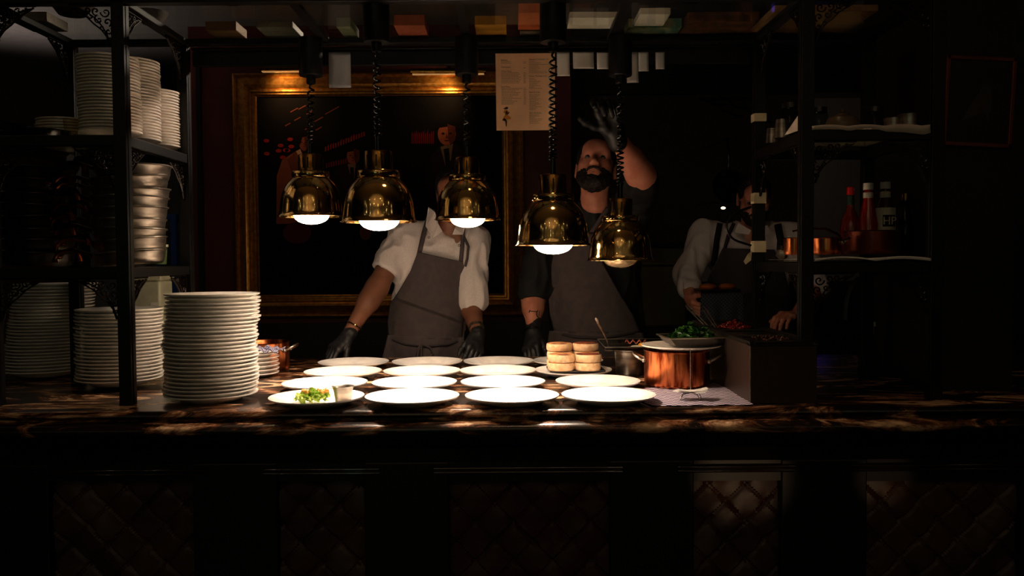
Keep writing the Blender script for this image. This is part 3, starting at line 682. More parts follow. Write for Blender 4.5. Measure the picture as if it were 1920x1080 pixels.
for k,(p0,p1,nm) in enumerate((((1287,573),(1345,632),'left'),((1318,576),(1352,628),'right'))):
    a=W(*p0,3.15); b=W(*p1,2.95)
    t=thing('tongs',f'steel tongs, {nm} handle of two sticking up beside the greens','tongs',b,'serving tongs by the bain-marie')
    d=a-b
    for s in (-.006,.006): MB().tube([(s*.3,0,0),d*.5+Vector((s,0,0)),d*.9+Vector((s,0,0)),d+Vector((s*.2,0,0))],[.004,.003,.004,.006],8,flat=.45).build('arm',STEEL,t)
    MB().tube([d*.86+Vector((-.012,0,0)),d*.86+Vector((.012,0,0))],.003,6).build('locking_ring',STEEL,t)

# ---------------------------------------------------------------- right shelves
zr2=ZS[1]+.0105; zr1=ZS[0]+.0105
def sheet(name,lab,x0,x1,y0,y1,z,amp,drop,mat,cat='paper',fx=10):
    n=40; vs=[];fs=[]
    for j in range(9):
        for i in range(n+1):
            u=i/n; v=j/8; zz=amp*abs(math.sin(u*fx+v*1.0))*(1-v)**2; yy=y0+(y1-y0)*max(0,(j-1)/7)
            if j==0: zz=zz-drop*(.45+.55*min(1,max(0,u*2-.4)))*(.8+.2*math.sin(u*9)); yy=y0-.003
            if j==1: zz+=.001
            vs.append((x0+(x1-x0)*u, yy, z+.0015+zz))
    for j in range(8):
        for i in range(n): k=j*(n+1)+i; fs.append((k,k+1,k+n+2,k+n+1))
    o=MB().add(vs,fs).build(name,mat,fix=False); o.modifiers.new('s','SOLIDIFY').thickness=.001
    return tag(o,lab,cat)
sheet('paper_liner','crumpled pale paper liner on the upper right shelf',X[2]+.01,W(1738,240,YF).x,YF-.020,YB-.05,zr1,.006,.026,PAPER)
sheet('paper_liner','wavy white paper liner below the sauce bottles',X[2]+.02,X[3]-.02,YF-.020,YB-.05,zr2,.010,.010,PAPERW,fx=6)
# folded paper corner rising on the upper shelf
q=MB(); a=W(1470,243,2.62); b=W(1500,208,2.52); c=W(1502,240,2.50); 
q.poly([(a.x,a.y,zr1+.002),(c.x,c.y,zr1+.002),(b.x,b.y,zr1+.055),(a.x+.02,a.y,zr1+.03)],.002); tag(q.build('paper_fold',PAPER,smooth=False),'folded paper corner standing up beside the upper right post','paper')
# metal cups on the upper right shelf
def cup(x,y,z,r0,r1,hh,label,mat=STEEL,tilt=0,name='metal_cup',grp='steel cups on the upper right shelf'):
    o=MB().lathe([(.0005,0),(r0,0),(r1,hh),(r1-.0015,hh),(r0-.0015,.002),(.0005,.002)],36).build(name,mat,loc=(x,y,z)); o.rotation_euler=(0,tilt,0)
    return tag(o,label,'cup',grp)
c=W(1677,228,2.5); cup(c.x,2.51,zr1+.0025,.022,.026,.032,'small steel cup, shorter of the pair at the right end of the upper shelf')
c=W(1703,228,2.5); cup(c.x+.006,2.51,zr1+.0025,.026,.032,.043,'larger steel cup at the right end of the upper shelf')
c=W(1445,250,2.80); cup(c.x+.004,2.80,zr1+.0025,.021,.017,.048,'upturned steel cup nearest the rear post, upper right shelf')
c=W(1466,240,2.68); cup(c.x,2.68,zr1+.0025,.024,.018,.058,'upturned steel cup between the paper fold and the smaller cup')
GL2=glassmat('dark_glass',(.5,.45,.4))
for k,(px,r,hh,lb) in enumerate(((1482,.03,.10,'tall dark glass jar left of the upper right post'),(1535,.03,.085,'dark glass jar with spoons right of the upper post'),(1640,.032,.085,'dark glass jar at the right rear of the upper shelf'))):
    y=2.80; c=W(px,190,y); t=thing('glass_jar',lb,'jar',(c.x,y,zr1+.008))
    MB().lathe([(.0005,0),(r*.9,0),(r,.01),(r,hh),(r*.85,hh+.01),(r*.8,hh+.01),(r*.94,hh),(r*.92,.006),(.0005,.004)],32).build('body',GLASSB,t)
    MB().lathe([(r*.88,hh+.008),(r*.9,hh+.024),(.0005,hh+.025)],24).build('lid',STEELD,t)
t=thing('teapot','round brown ceramic pot in the middle of the upper right shelf','pot',(W(1580,215,2.72).x,2.72,zr1+.008))
MB().lathe([(.0005,0),(.03,0),(.05,.02),(.054,.04),(.045,.062),(.022,.07),(.02,.074),(.0005,.08)],40).build('body',M('brown_ceramic',(.42,.34,.26),.35),t)
MB().ell((0,0,.084),(.007,.007,.007),12).build('knob',M('brown_ceramic',(.4,.3,.2),.35),t)
# copper pans and bottles on the middle right shelf
casserole(W(1490,470,2.80).x,2.80,zr2+.0165,.036,.055,'small copper saucepan left of the middle right post',hang=(),name='copper_saucepan')
t=casserole(W(1552,470,2.60).x-.01,2.59,zr2+.0165,.046,.050,'small copper pot with steel lid handle right of the middle post',hang=(math.radians(-15),),hs=.6,name='copper_saucepan')
q=MB().tube([(-.09,.03,.072),(-.05,.0,.080),(0,0,.078),(.035,0,.062),(.044,0,.053)],[.003,.0045,.0045,.004,.003],8,flat=1.8); q.build('long_handle',BRASSR,t)
casserole(W(1640,460,2.66).x-.005,2.67,zr2+.0165,.083,.072,'wide dark copper pot in front of the sauce bottles',mat=M('dark_copper',(.42,.18,.12),.35,.8,.05,30),hang=(),name='copper_pot')
def bottle(px,py_top,Y,prof,parts,label,mat):
    c=W(px,py_top,Y); t=thing('sauce_bottle',label,'bottle',(c.x,Y,zr2+.0165),'sauce bottles on the middle right shelf')
    H=c.z-(zr2+.0165); k=H/prof[-1][1]
    q=[(r,z*k) for r,z in prof]; MB().lathe([(.0005,0)]+q,40).build('bottle',mat,t)
    for nm,r,z0,z1,m in parts:
        MB().lathe([(r-.001,z0*k),(r,z0*k+.001),(r,z1*k-.001),(r-.001,z1*k)]+([(.0005,z1*k+.0005)] if nm=='cap' else []),40).build(nm,m,t)
    return t,k
RED=M('ketchup_red',(.55,.06,.03),.25,coat=.5); BROWN=M('brown_sauce_bottle',(.22,.08,.04),.25,coat=.5)
CAPR=M('red_cap',(.82,.05,.05),.35); CAPW=M('white_cap',(.86,.84,.80),.4); LBL=M('cream_label',(.82,.78,.70),.55)
bottle(1595,354,2.80,[(.026,.0),(.032,.01),(.033,.07),(.028,.10),(.013,.125),(.011,.16),(.011,.185)],[('cap',.0125,.168,.19,CAPR),('neck_foil',.0122,.125,.166,M('green_foil',(.05,.16,.12),.4))],'red chilli sauce bottle with bright red cap and green neck',M('chilli_red',(.45,.07,.03),.25,coat=.5))
bottle(1628,354,2.78,[(.026,.0),(.031,.01),(.031,.08),(.024,.115),(.016,.145),(.013,.175)],[('cap',.016,.172,.19,CAPW),('neck_label',.0155,.145,.165,LBL)],'glass ketchup bottle with white cap, between the red-capped and brown sauce bottles',RED)
t,k=bottle(1660,350,2.80,[(.026,.0),(.031,.01),(.031,.10),(.026,.13),(.016,.15),(.014,.178)],[('cap',.016,.172,.19,CAPW),('neck_label',.0165,.142,.165,LBL),('body_label',.0325,.04,.122,LBL)],'brown sauce bottle with a pale label reading HP',BROWN)
zl=W(1665,414,2.80).z-t.location.z
q=MB()
for i in range(9):
    a0=-PI/2+(-.62+i*.155); a1=a0+.155; r=.0331
    q.add([(r*math.cos(a0),r*math.sin(a0),zl-.020),(r*math.cos(a1),r*math.sin(a1),zl-.020),(r*math.cos(a1),r*math.sin(a1),zl+.018),(r*math.cos(a0),r*math.sin(a0),zl+.018)],[(0,1,2,3)])
q.build('label_patch',ink('navy_ink',(.04,.05,.10)),t)
text_mesh('label_text','HP',.036,(-.0005,-.0352,zl-.013),LBL,t,align='CENTER',ext=.0008)
for px,lb in ((1697,'tall dark glass bottle right of the brown sauce, full height'),(1722,'rightmost dark glass bottle near the end of the middle shelf')):
    y=2.70 if px==1697 else 2.80
    bottle(px,376,y,[(.018,.0),(.022,.008),(.022,.08),(.018,.11),(.012,.13),(.012,.15)],[('cap',.014,.15,.17,BRASSR)],lb,glassmat('dark_oil_glass',(.25,.28,.2)))
# steel shaker & foil ball left of post on mid shelf
c=W(1466,475,2.82); t=thing('foil_shaker','crumpled silver shaker by the tape-wrapped rear post','shaker',(c.x,2.82,zr2))
q=MB().ell((0,0,.02),(.02,.018,.02),14); q.v=[(a*(1+.12*math.sin(c*400+a*300)),b*(1+.12*math.sin(a*500)),c) for a,b,c in q.v]; q.build('body',STEEL,t)
MB().lathe([(.014,.034),(.010,.048),(.0005,.052)],20).build('top',STEELD,t)
# spray bottle on the counter
c=W(1629,715,2.95); t=thing('spray_bottle','clear spray bottle with white trigger on the right of the counter','bottle',(c.x,2.95,ZC))
MB().lathe([(.0005,0),(.034,0),(.037,.008),(.037,.07),(.030,.105),(.014,.135),(.013,.15)],32).build('bottle',glassmat('spray_glass',(.72,.75,.68)),t)
MB().lathe([(.0005,.002),(.033,.003),(.034,.05),(.0005,.05)],32).build('liquid',M('pale_liquid',(.15,.17,.14),.2),t)
MB().lathe([(.0155,.145),(.0155,.175),(.0005,.176)],24).build('collar',CAPW,t)
MB().box((-.030,-.010,.172),(.020,.010,.188)).box((-.026,-.005,.145),(-.020,.005,.172)).build('trigger',CAPW,t,bevel=.003)
# hoses/cables through the right bay
HOSE=M('black_hose',(.05,.045,.045),.4)
def cable(pts,r,label,name='cable',mat=HOSE,cat='cable'):
    P=[W(*p) for p in pts]; out=[]
    for i in range(len(P)-1):
        p0=P[max(i-1,0)];p1=P[i];p2=P[i+1];p3=P[min(i+2,len(P)-1)]
        for k in range(8):
            s=k/8; out.append(.5*((2*p1)+(-p0+p2)*s+(2*p0-5*p1+4*p2-p3)*s*s+(-p0+3*p1-3*p2+p3)*s**3))
    out.append(P[-1]); o=MB().tube(out,r,8).build(name,mat,origin=out[0]); return tag(o,label,cat)
cable([(1586,600,3.3),(1590,560,3.3),(1606,527,3.3),(1632,528,3.3),(1648,560,3.3),(1652,600,3.3),(1652,640,3.3),(1652,716,3.4)],.012,'thick black hose arching behind the right shelf bay','hose',cat='hose')
cable([(1608,500,2.9),(1616,512,2.95),(1640,514,3.0),(1652,518,3.2)],.003,'thin black cable sagging below the middle right shelf')
cable([(1408,388,2.9),(1375,402,2.88),(1362,425,2.87),(1375,448,2.88),(1408,460,2.9)],.004,'black cable looping from the taped rear post across the bearded chef')
TAPE=M('masking_tape',(.80,.74,.60),.6)
for k,(y0,y1,lb) in enumerate(((214,229,'top'),(362,382,'middle'),(452,473,'lowest'))):
    a=W(1416,y1,YB); b=W(1416,y0,YB)
    q=MB().box((X[2]-h-.003,YB-h-.003,a.z),(X[2]+h+.003,YB+h+.003,b.z))
    tag(q.build('masking_tape',TAPE,smooth=False,bevel=.001),f'{lb} band of pale masking tape on the right rear shelf post','tape','tape bands on the rear post')
a=W(1400,462,2.9); q=MB().poly([W(1410,470,2.905),W(1402,476,2.9),W(1394,490,2.9),W(1398,496,2.9),W(1408,488,2.9)],.001); tag(q.build('tape_tail',TAPE,smooth=False),'loose twisted tail of masking tape hanging by the rear post','tape')

# ---------------------------------------------------------------- things lying on the top glass shelf
zg=ZT+.0075
def slab(p0,p1,h_,mat,name,label,cat,rot=0,skew=0):
    # p0/p1: pixel corners of the underside (front-left, back-right)
    def on(px,py):
        d=W(px,py,1)-Vector((0,0,CAMZ)); t=(zg-CAMZ)/d.z; return Vector((0,0,CAMZ))+d*t
    a=on(*p0); b=on(*p1); y0,y1=sorted((a.y,b.y)); y0=max(y0,YF-.01); y1=min(y1,YB+.02)
    x0_,x1_=sorted((a.x,b.x)); 
    o=MB().box((x0_,y0,zg),(x1_,y1,zg+h_)).build(name,mat,smooth=False,bevel=.002)
    return tag(o,label,cat)
def cm(n,c): return M(n,c,.6,0,.1,30)
slab((385,57),(470,79),.03,cm('brown_card',(.42,.30,.20)),'cardboard_box','brown cardboard box at the left end of the top glass shelf','box')
slab((480,52),(575,79),.02,cm('grey_card',(.42,.40,.36)),'grey_folder','flat grey folder on the top glass shelf left of the first cross beam','folder')
slab((630,50),(676,76),.03,cm('green_grey_card',(.42,.45,.36)),'green_box','grey green box on the top glass shelf left of the front lamp reel','box')
slab((738,48),(806,74),.035,cm('orange_card',(.62,.30,.20)),'orange_box','orange box on the top glass shelf between the front lamp reels, left one','box')
slab((890,47),(950,75),.03,cm('yellow_card',(.70,.48,.12)),'yellow_box','mustard yellow box on the top glass shelf near the middle','box')
slab((972,24),(1012,56),.04,cm('deep_orange_card',(.68,.32,.16)),'orange_packet','deep orange packet on the top glass shelf beside the right front lamp reel','box')
slab((975,59),(1012,76),.03,cm('grey_brown_card',(.36,.30,.26)),'grey_box','grey brown box behind the deep orange packet','box')
slab((1068,34),(1116,54),.02,PAPERW,'pale_slab','left of two white slabs standing in for slip reflections in the top glass','paper','slip reflections')  # white slab modelled in place of an order slip mirrored in the glass
slab((1122,34),(1160,54),.02,PAPERW,'pale_slab','right of two white slabs standing in for slip reflections in the top glass','paper')  # second mirrored slip, also built as a slab
slab((1200,27),(1243,49),.02,PAPERW,'pale_slab','white card above the teal box on the top glass shelf','paper')
slab((1178,52),(1262,74),.03,M('teal_card',(.25,.50,.48),.5,0,.1,30,col2=(.62,.60,.45),cscale=30),'teal_box','teal and cream box on the top glass shelf','box')
slab((1290,40),(1392,70),.03,M('kraft_print',(.42,.26,.16),.6,0,.1,30,col2=(.22,.13,.09),cscale=25),'printed_box','brown printed box on the top glass shelf left of the rear right post','box')
slab((1452,22),(1580,66),.02,cm('kraft_sheet',(.56,.42,.28)),'kraft_sheet','large kraft paper sheet on the top glass shelf at the right','paper')
slab((20,40),(128,60),.03,cm('dusty_card',(.5,.45,.4)),'pale_box','pale box on the top glass shelf at the left corner','box')
for k,(px,py,r) in enumerate(((135,28,.065),(430,5,.06),(285,45,.05),(640,4,.05),(835,2,.05),(1300,2,.05))):
    d=W(px,py,1)-Vector((0,0,CAMZ)); p=Vector((0,0,CAMZ))+d*((zg-CAMZ)/d.z); y=min(max(p.y,YF+.02),YB-.06)
    o=MB().lathe([(.0005,0),(r*.6,0),(r,.035),(r*1.02,.037),(r*.96,.034),(r*.55,.003),(.0005,.003)],40).build('stacked_bowl',cm('dark_bowl',(.20,.14,.10)),loc=(p.x,y,zg+.0))
    tag(o,f"dark bowl on the top glass shelf, {['above the shadowed plates','left of the painting frame','above the left rear post','just left of the first front lamp reel','over the third lamp reel','left of the right rear post'][k]}",'bowl','dark bowls on the top shelf')

# ---------------------------------------------------------------- order slips and menu on the ticket rail
YT=YB+.021
YT=2.952
def slip(x0,y0,x1,y1,label,mat=PAPERW,curl=0,grp='order slips hanging from the ticket rail',Y=YT):
    a=W(x0,y0,Y); b=W(x1,y1,Y); n=10; vs=[];fs=[]
    for j in range(n+1):
        for i in range(5):
            u=i/4; v=j/n; vs.append((a.x+(b.x-a.x)*u+curl*v*v*.3, Y-curl*v*v-.002*math.sin(u*3), a.z+(b.z-a.z)*v))
    for j in range(n):
        for i in range(4): k=j*5+i; fs.append((k,k+1,k+6,k+5))
    o=MB().add(vs,fs).build('order_slip',mat,fix=False,origin=(a.x,Y,a.z)); o.modifiers.new('s','SOLIDIFY').thickness=.0006; return tag(o,label,'paper',grp)
slip(616,98,658,165,'grey order slip hanging before the left of the gilt frame',M('grey_paper',(.70,.70,.72),.7,0,.2,9),.004)
slip(1044,98,1068,143,'order slip directly right of the wine menu',curl=.002)
slip(1074,98,1113,129,'order slip hanging second right of the wine menu',curl=.003)
slip(1119,98,1141,130,'narrow order slip left of the rightmost lamp reel',curl=.002)
slip(1174,98,1196,156,'longest order slip hanging just right of the rightmost lamp reel',curl=.006)
slip(1197,98,1216,134,'short order slip second right of the rightmost lamp reel',curl=.001)
slip(1229,98,1246,130,'rightmost small order slip on the ticket rail',curl=.001)
YM=2.948
a=W(930,107,YM); b=W(1041,244,YM); mw=b.x-a.x; mh=a.z-b.z
mt=thing('wine_menu','large cream drinks menu sheet with two printed columns and a dancing lady sketch','menu',(a.x,YM,b.z),None,(0,0,0))
MB().add([(0,0,0),(mw,0,0),(mw,0,mh+.012),(0-.002,0,mh+.012),(0,.0008,0),(mw,.0008,0),(mw,.0008,mh+.012),(-.002,.0008,mh+.012)],[(0,1,2,3),(7,6,5,4),(0,4,5,1),(1,5,6,2),(2,6,7,3),(3,7,4,0)]).build('sheet',M('menu_cream',(.93,.74,.58),.6,0,.05,8),mt,smooth=False)
INK=ink('black_ink',(.06,.04,.04)); S=mw/112.
def mp_(zx,zy): # coordinates in the zoomed crop -> local metres
    px=900+zx/6.35; py=90+zy/6.35; p=W(px,py,YM); return p.x-a.x, p.z-b.z
for (zx,zy,txt) in ((250,153,'Bubbles'),(250,235,'Champagne'),(252,285,'White Wine'),(254,470,'Red Wine'),(582,143,'Signature Cocktails £14'),(583,343,'Classic Cocktails £13'),(586,536,'Beer & Cider'),(588,781,'Non Alcoholic')):
    x,z=mp_(zx,zy); text_mesh('heading',txt,.0070,(x,-.0004,z),INK,mt,ext=.0001)
q=MB(); rr=random.Random(3)
def line(zx0,zx1,zy,th=.0009):
    x=mp_(zx0,zy)[0]; x1_=mp_(zx1,zy)[0]; z=mp_(zx0,zy)[1]
    while x<x1_:
        wd=rr.uniform(.003,.009); q.box((x,-.0004,z),(min(x+wd,x1_),-.0001,z+th)); x+=wd+.0012
for zy in (166,183,238): line(250,rr.uniform(350,430),zy) if zy<200 else None; line(515,548,zy)
for zy in range(299,430,17): line(254,rr.uniform(430,495),zy); line(518,548,zy)
for zy in range(483,680,17): line(256,rr.uniform(370,505),zy); line(520,550,zy)
for zy in range(162,305,17): line(584,rr.uniform(640,820),zy)
for zy in range(365,495,17): line(585,rr.uniform(640,770),zy)
for zy in range(558,735,16): line(587,rr.uniform(650,750),zy)
for zy in range(796,905,17): line(588,rr.uniform(650,750),zy)
q.build('small_print',ink('brown_ink',(.22,.13,.10)),mt,smooth=False)
def shp(pts,mat,nm):
    MB().poly([(mp_(x,y)[0],-.0003,mp_(x,y)[1]) for x,y in pts],.0003).build(nm,mat,mt,smooth=False)
YEL=ink('ochre_ink',(.75,.48,.12))
shp([(275,722),(300,712),(305,702),(330,702),(336,714),(330,728),(300,732)],INK,'sketch_hat')
shp([(290,740),(320,735),(345,760),(340,775),(310,785),(278,770)],YEL,'sketch_bodice')
shp([(318,740),(330,770),(310,790),(325,800),(300,795),(305,765)],INK,'sketch_waist')
shp([(300,795),(325,795),(365,825),(368,845),(330,850),(265,855),(280,825)],YEL,'sketch_skirt')
shp([(265,862),(290,835),(305,845),(322,870),(318,935),(308,935),(300,870)],INK,'sketch_leg')
shp([(340,760),(352,770),(325,800),(318,790)],INK,'sketch_arm')

# ---------------------------------------------------------------- gilt framed picture on the wall
YQ=YW-.001
fo=[W(443,139,YQ),W(981,139,YQ),W(981,592,YQ),W(443,592,YQ)]
x0,x1=W(443,300,YQ).x,W(983,300,YQ).x; z1,z0=W(700,139,YQ).z,W(700,593,YQ).z
pf=thing('framed_painting','large dark painting of suited men in a bar in a wide gilt frame','painting',((x0+x1)/2,YW,z0))
OX,OZ=(x0+x1)/2,z0
fw=.128
prof=[(0,.0),(0,.05),(.010,.056),(.018,.050),(.022,.040),(.045,.046),(.066,.058),(.080,.052),(.088,.040),(.094,.046),(.104,.046),(.108,.034),(.118,.034),(.124,.022),(fw,.020),(fw,.0)]
def frame_side(p0,p1,n0,n1):
    vs=[];k=len(prof)
    for (w_,d) in prof: vs.append((p0[0]+n0[0]*w_,-d,p0[1]+n0[1]*w_))
    for (w_,d) in prof: vs.append((p1[0]+n1[0]*w_,-d,p1[1]+n1[1]*w_))
    return MB().add(vs,[(i,(i+1)%k,k+(i+1)%k,k+i) for i in range(k)])
xa,xb,za,zb=x0-OX,x1-OX,0,z1-z0
for p0,p1,n0,n1 in (((xa,zb),(xb,zb),(1,-1),(-1,-1)),((xb,zb),(xb,za),(-1,-1),(-1,1)),((xb,za),(xa,za),(-1,1),(1,1)),((xa,za),(xa,zb),(1,1),(1,-1))):
    frame_side(p0,p1,n0,n1).build('frame_moulding',GOLD,pf)
cv=MB().box((xa+fw-.005,-.012,fw-.005),(xb-fw+.005,-.002,zb-fw+.005)); cvo=cv.build('canvas',M('dark_canvas',(.03,.024,.023),.8,0,.05,30,col2=(.05,.03,.028),cscale=3,spec=.1),pf,smooth=False)
def art(name,pts,col,layer=1,rough=.6):
    q=MB().poly([(W(x,y,YQ).x-OX,-.012-.0006*(layer-1),W(x,y,YQ).z-OZ) for x,y in pts],.0006)
    return q.build(name,M('paint_%02d%02d%02d'%tuple(int(c*99) for c in col),col,.85,spec=.08),cvo,smooth=False)
def oval(cx,cy,rx,ry,n=18,a=0): return [(cx+rx*math.cos(2*PI*i/n)*math.cos(a)-ry*math.sin(2*PI*i/n)*math.sin(a), cy+rx*math.cos(2*PI*i/n)*math.sin(a)+ry*math.sin(2*PI*i/n)*math.cos(a)) for i in range(n)]
# seated men (plain stand-ins)
art('painted_jacket',[(519,420),(520,330),(530,300),(556,284),(572,290),(580,300),(578,420)],(.52,.28,.20),1)
art('painted_shirt',[(556,284),(564,280),(570,296),(565,300)],(.7,.55,.45),2)
art('painted_face',oval(571,268,9,15),(.50,.26,.18),3)
art('painted_hair',[(559,268),(560,254),(566,249),(578,251),(579,256),(568,258),(564,272)],(.06,.03,.03),4)
art('painted_jacket',[(618,420),(622,330),(642,308),(652,306),(672,308),(686,330),(690,420)],(.12,.085,.08),1)
art('painted_shirt',[(651,308),(668,308),(668,345),(660,352)],(.50,.38,.33),2)
art('painted_tie',[(657,314),(664,314),(665,345),(659,350)],(.12,.08,.08),3)
art('painted_face',oval(663,293,12,16),(.56,.30,.22),3)
art('painted_cap',[(640,288),(650,279),(658,272),(672,272),(681,281),(686,286),(662,284)],(.06,.04,.04),4)
art('painted_jacket',[(795,440),(798,310),(815,285),(828,270),(855,270),(876,288),(890,320),(894,440)],(.11,.08,.075),1)
art('painted_shirt',[(826,276),(850,268),(846,300),(836,312),(828,300)],(.42,.34,.28),2)
art('painted_tie',[(832,280),(842,278),(844,305),(836,312)],(.09,.08,.07),3)
art('painted_face',oval(838,252,17,21),(.52,.28,.20),3)
art('painted_cap',[(810,246),(818,232),(836,224),(856,231),(866,243),(840,238),(824,240)],(.05,.035,.035),4)
art('painted_table',oval(558,437,27,20),(.30,.13,.12),1); art('painted_glass',oval(686,437,11,13),(.36,.18,.14),1)
for (fx,fy,k) in ((571,268,.8),(663,293,1.0),(838,252,1.35)):
    art('painted_shade',[(fx+1*k,fy-14*k),(fx+12*k,fy-10*k),(fx+12*k,fy+8*k),(fx+5*k,fy+15*k),(fx+2*k,fy+6*k)],(.30,.14,.10),5)
    for s_ in (-1,1): art('painted_eye',oval(fx+s_*5*k,fy-1*k,2.2*k,1.1*k,8),(.08,.04,.04),6)
    art('painted_nose',[(fx-.5*k,fy-2*k),(fx+2*k,fy+5*k),(fx-1.5*k,fy+5*k)],(.36,.16,.11),6)
    art('painted_mouth',[(fx-3.5*k,fy+8*k),(fx+3.5*k,fy+8*k),(fx,fy+9.5*k)],(.30,.10,.08),6)
    art('painted_neck',[(fx-5*k,fy+12*k),(fx+5*k,fy+12*k),(fx+4*k,fy+20*k),(fx-4*k,fy+20*k)],(.38,.18,.13),1.5)
for pts in ([(634,320),(652,306),(662,345),(655,380)],[(686,320),(668,306),(664,345),(672,380)],[(806,300),(826,276),(838,322),(826,370)],[(884,300),(852,270),(842,322),(856,370)],[(540,300),(556,284),(572,330),(560,360)]):
    art('painted_lapel',pts,(.14,.09,.085) if pts[0][0]>560 else (.42,.22,.16),3.5)
rr=random.Random(5)
for k in range(9): art('painted_lamp',oval(500+rr.uniform(0,50),262+rr.uniform(-3,22)+ (18 if k%3==0 else 0),5.5,3.5,10),(.62,.16,.12),2)
for k in range(16): x=610+k*4.8; y=285-k*1.9; art('painted_bottle',[(x,y),(x+2.6,y-1),(x+2.6,y-9-rr.uniform(0,4)),(x,y-8)],(.55,.12+rr.uniform(0,.1),.10),1)
for k in range(12): x=772+k*3.6; art('painted_bottle',[(x,270),(x+2.2,270),(x+2.2,250-rr.uniform(0,8)),(x,252)],(.42,.07,.06),1)
for k in range(10): x=612+k*4.5; y=315-k*1.0; art('painted_bottle',[(x,y),(x+2.4,y),(x+2.4,y-9),(x,y-9)],(.42,.12,.09),1)
for (x,y,l) in ((545,210,14),(560,205,14),(575,214,10),(535,236,10),(552,226,12),(590,228,16),(610,214,26),(572,243,16),(592,244,12)):
    art('painted_streak',[(x,y),(x+l,y-l*.55),(x+l+1,y-l*.55+1.6),(x+1,y+1.6)],(.45,.22,.16),1)
# brass picture lights
for k,(p0,p1,py,lb) in enumerate(((488,600,129,'left'),(770,911,134,'right'))):
    a=W(p0,py,YW-.16); b=W(p1,py,YW-.16); t=thing('picture_light',f'{lb} brass tube picture light above the gilt frame','light',((a.x+b.x)/2,YW,a.z),'picture lights over the painting')
    hl=(b.x-a.x)/2
    q=MB().tube([(-hl,-.16,0),(hl,-.16,0)],.017,20); q.build('tube',BRASSR,t)
    MB().tube([(0,-.16,.01),(0,-.10,.045),(0,-.03,.04),(0,0,.02)],.006,8).build('arm',BRASSR,t)
    MB().box((-hl+.01,-.175,-.0185),(hl-.01,-.145,-.0155)).build('diffuser',M('picture_bulb',(1,.8,.5),.4,emis=(1,.55,.2),es=.25),t,smooth=False)
    lamp('SPOT','picture_light_bulb',((a.x+b.x)/2+(-.08 if k==0 else 0),YW-.155,a.z-.03),3.0 if k==0 else 2.6,(1,.60,.27),((a.x+b.x)/2-.05,YW-.05,a.z-.09),spot_size=2.2,spot_blend=.9,shadow_soft_size=.02)
# small tilted picture on the pillar
c=W(1838,190,2.60); t=thing('small_picture','small tilted dark picture in thin red-brown frame on the right pillar','picture',(c.x,2.6195,c.z),None,(0,math.radians(3),0))
pw,ph=.100,.130
MB().box((-pw,-.012,-ph),(pw,-.001,ph)).build('backing',M('black_card',(.05,.04,.035),.4,coat=.3),t,smooth=False)
for lo,hi in (((-pw-.006,-.018,-ph-.006),(-pw+.006,0,ph+.006)),((pw-.006,-.018,-ph-.006),(pw+.006,0,ph+.006)),((-pw-.006,-.018,ph-.006),(pw+.006,0,ph+.006)),((-pw-.006,-.018,-ph-.006),(pw+.006,0,-ph+.006))):
    MB().box(lo,hi).build('frame_side',M('red_gilt',(.45,.22,.13),.4,.5,.3,90),t,smooth=False,bevel=.002)
MB().poly([(-.02,-.0125,-.0),(.0,-.0125,.03),(.01,-.0125,.06),(.035,-.0125,.05),(.04,-.0125,.0),(.03,-.0125,-.06),(.02,-.0125,-.03),(-.05,-.0125,-.06)],.0004).build('pictured_figure',M('faint_figure',(.22,.18,.15),.6),t,smooth=False)
# kitchen equipment behind the chefs
t=thing('steel_worktop','steel kitchen worktop in the dark behind the chefs','worktop',(1.3,5.2,0))
MB().box((-.85,-.25,.86),(1.9,.35,.90)).build('top',STEELD,t,smooth=False)
MB().box((-.85,-.2,.0),(1.9,.35,.86)).build('cabinet',STEELD,t,smooth=False)
c=W(1258,520,5.1); t=thing('plastic_bin','pale plastic bin on the worktop between the dark-shirted and bearded chefs','bin',(c.x-.05,5.15,.90))
zz=W(1250,491,5.1).z-.9
MB().box((-.16,-.1,0),(.14,.1,zz-.02)).build('body',M('dull_cream',(.45,.42,.30),.5),t,bevel=.02); MB().box((-.17,-.11,zz-.02),(.15,.11,zz)).build('rim',M('dull_cream',(.45,.42,.30),.5),t,bevel=.005)
t=thing('pot_rack','dark hanging rack with ladle handles right of the raised arm','rack',(W(1350,190,4.9).x,4.9,W(1350,186,4.9).z))
MB().tube([(-.12,0,0),(.2,0,0)],.010,8).build('bar',BLACKG,t); MB().tube([(.0,0,0),(.0,0,CZ-t.location.z)],.006,6).build('hanger',BLACKG,t)
for k,(dx,dz) in enumerate(((-.1,-.03),(-.04,-.07),(.04,-.05),(.12,-.09))): MB().tube([(dx,0,0),(dx+.05,-.02,dz),(dx+.16,-.05,dz*1.6)],[.004,.007,.007],8).build('ladle_handle',BLACKG,t)
FL=M('gas_flame',(.1,.1,.6),.5,emis=(.10,.07,1),es=1.2)
for k,(px,py,Y,n,lb) in enumerate(((1438,474,5.15,3,'left gas burner with blue flame, behind the taped shelf post'),(1537,506,5.15,4,'right gas burner with blue flame seen under the middle right shelf'))):
    c=W(px,py,Y); t=thing('gas_burner',lb,'burner',(c.x,Y,c.z),'gas burners on the back stove')
    MB().lathe([(.0005,-.02),(.05,-.02),(.055,-.012),(.05,-.006),(.0005,-.005)],24).build('burner_head',BLACKG,t)
    MB().box((-.02,-.02,.90-c.z),(.02,.02,-.018)).build('stem',BLACKG,t,smooth=False)
    for j in range(n):
        MB().lathe([(.0005,-.006),(.008,-.002),(.006,.012),(.0005,.028)],10,c=((j-(n-1)/2)*.026,-.02+.01*(j%2),0)).build('flame',FL,t)
c=W(1356,390,4.9); t=thing('wall_lamp','tiny lit lamp glowing on the wall left of the bearded chef','lamp',(c.x,4.9,c.z))
MB().ell((0,0,0),(.014,.01,.008),14).build('bulb',M('small_lit_bulb',(1,.9,.7),.3,emis=(1,.75,.45),es=2.2),t)
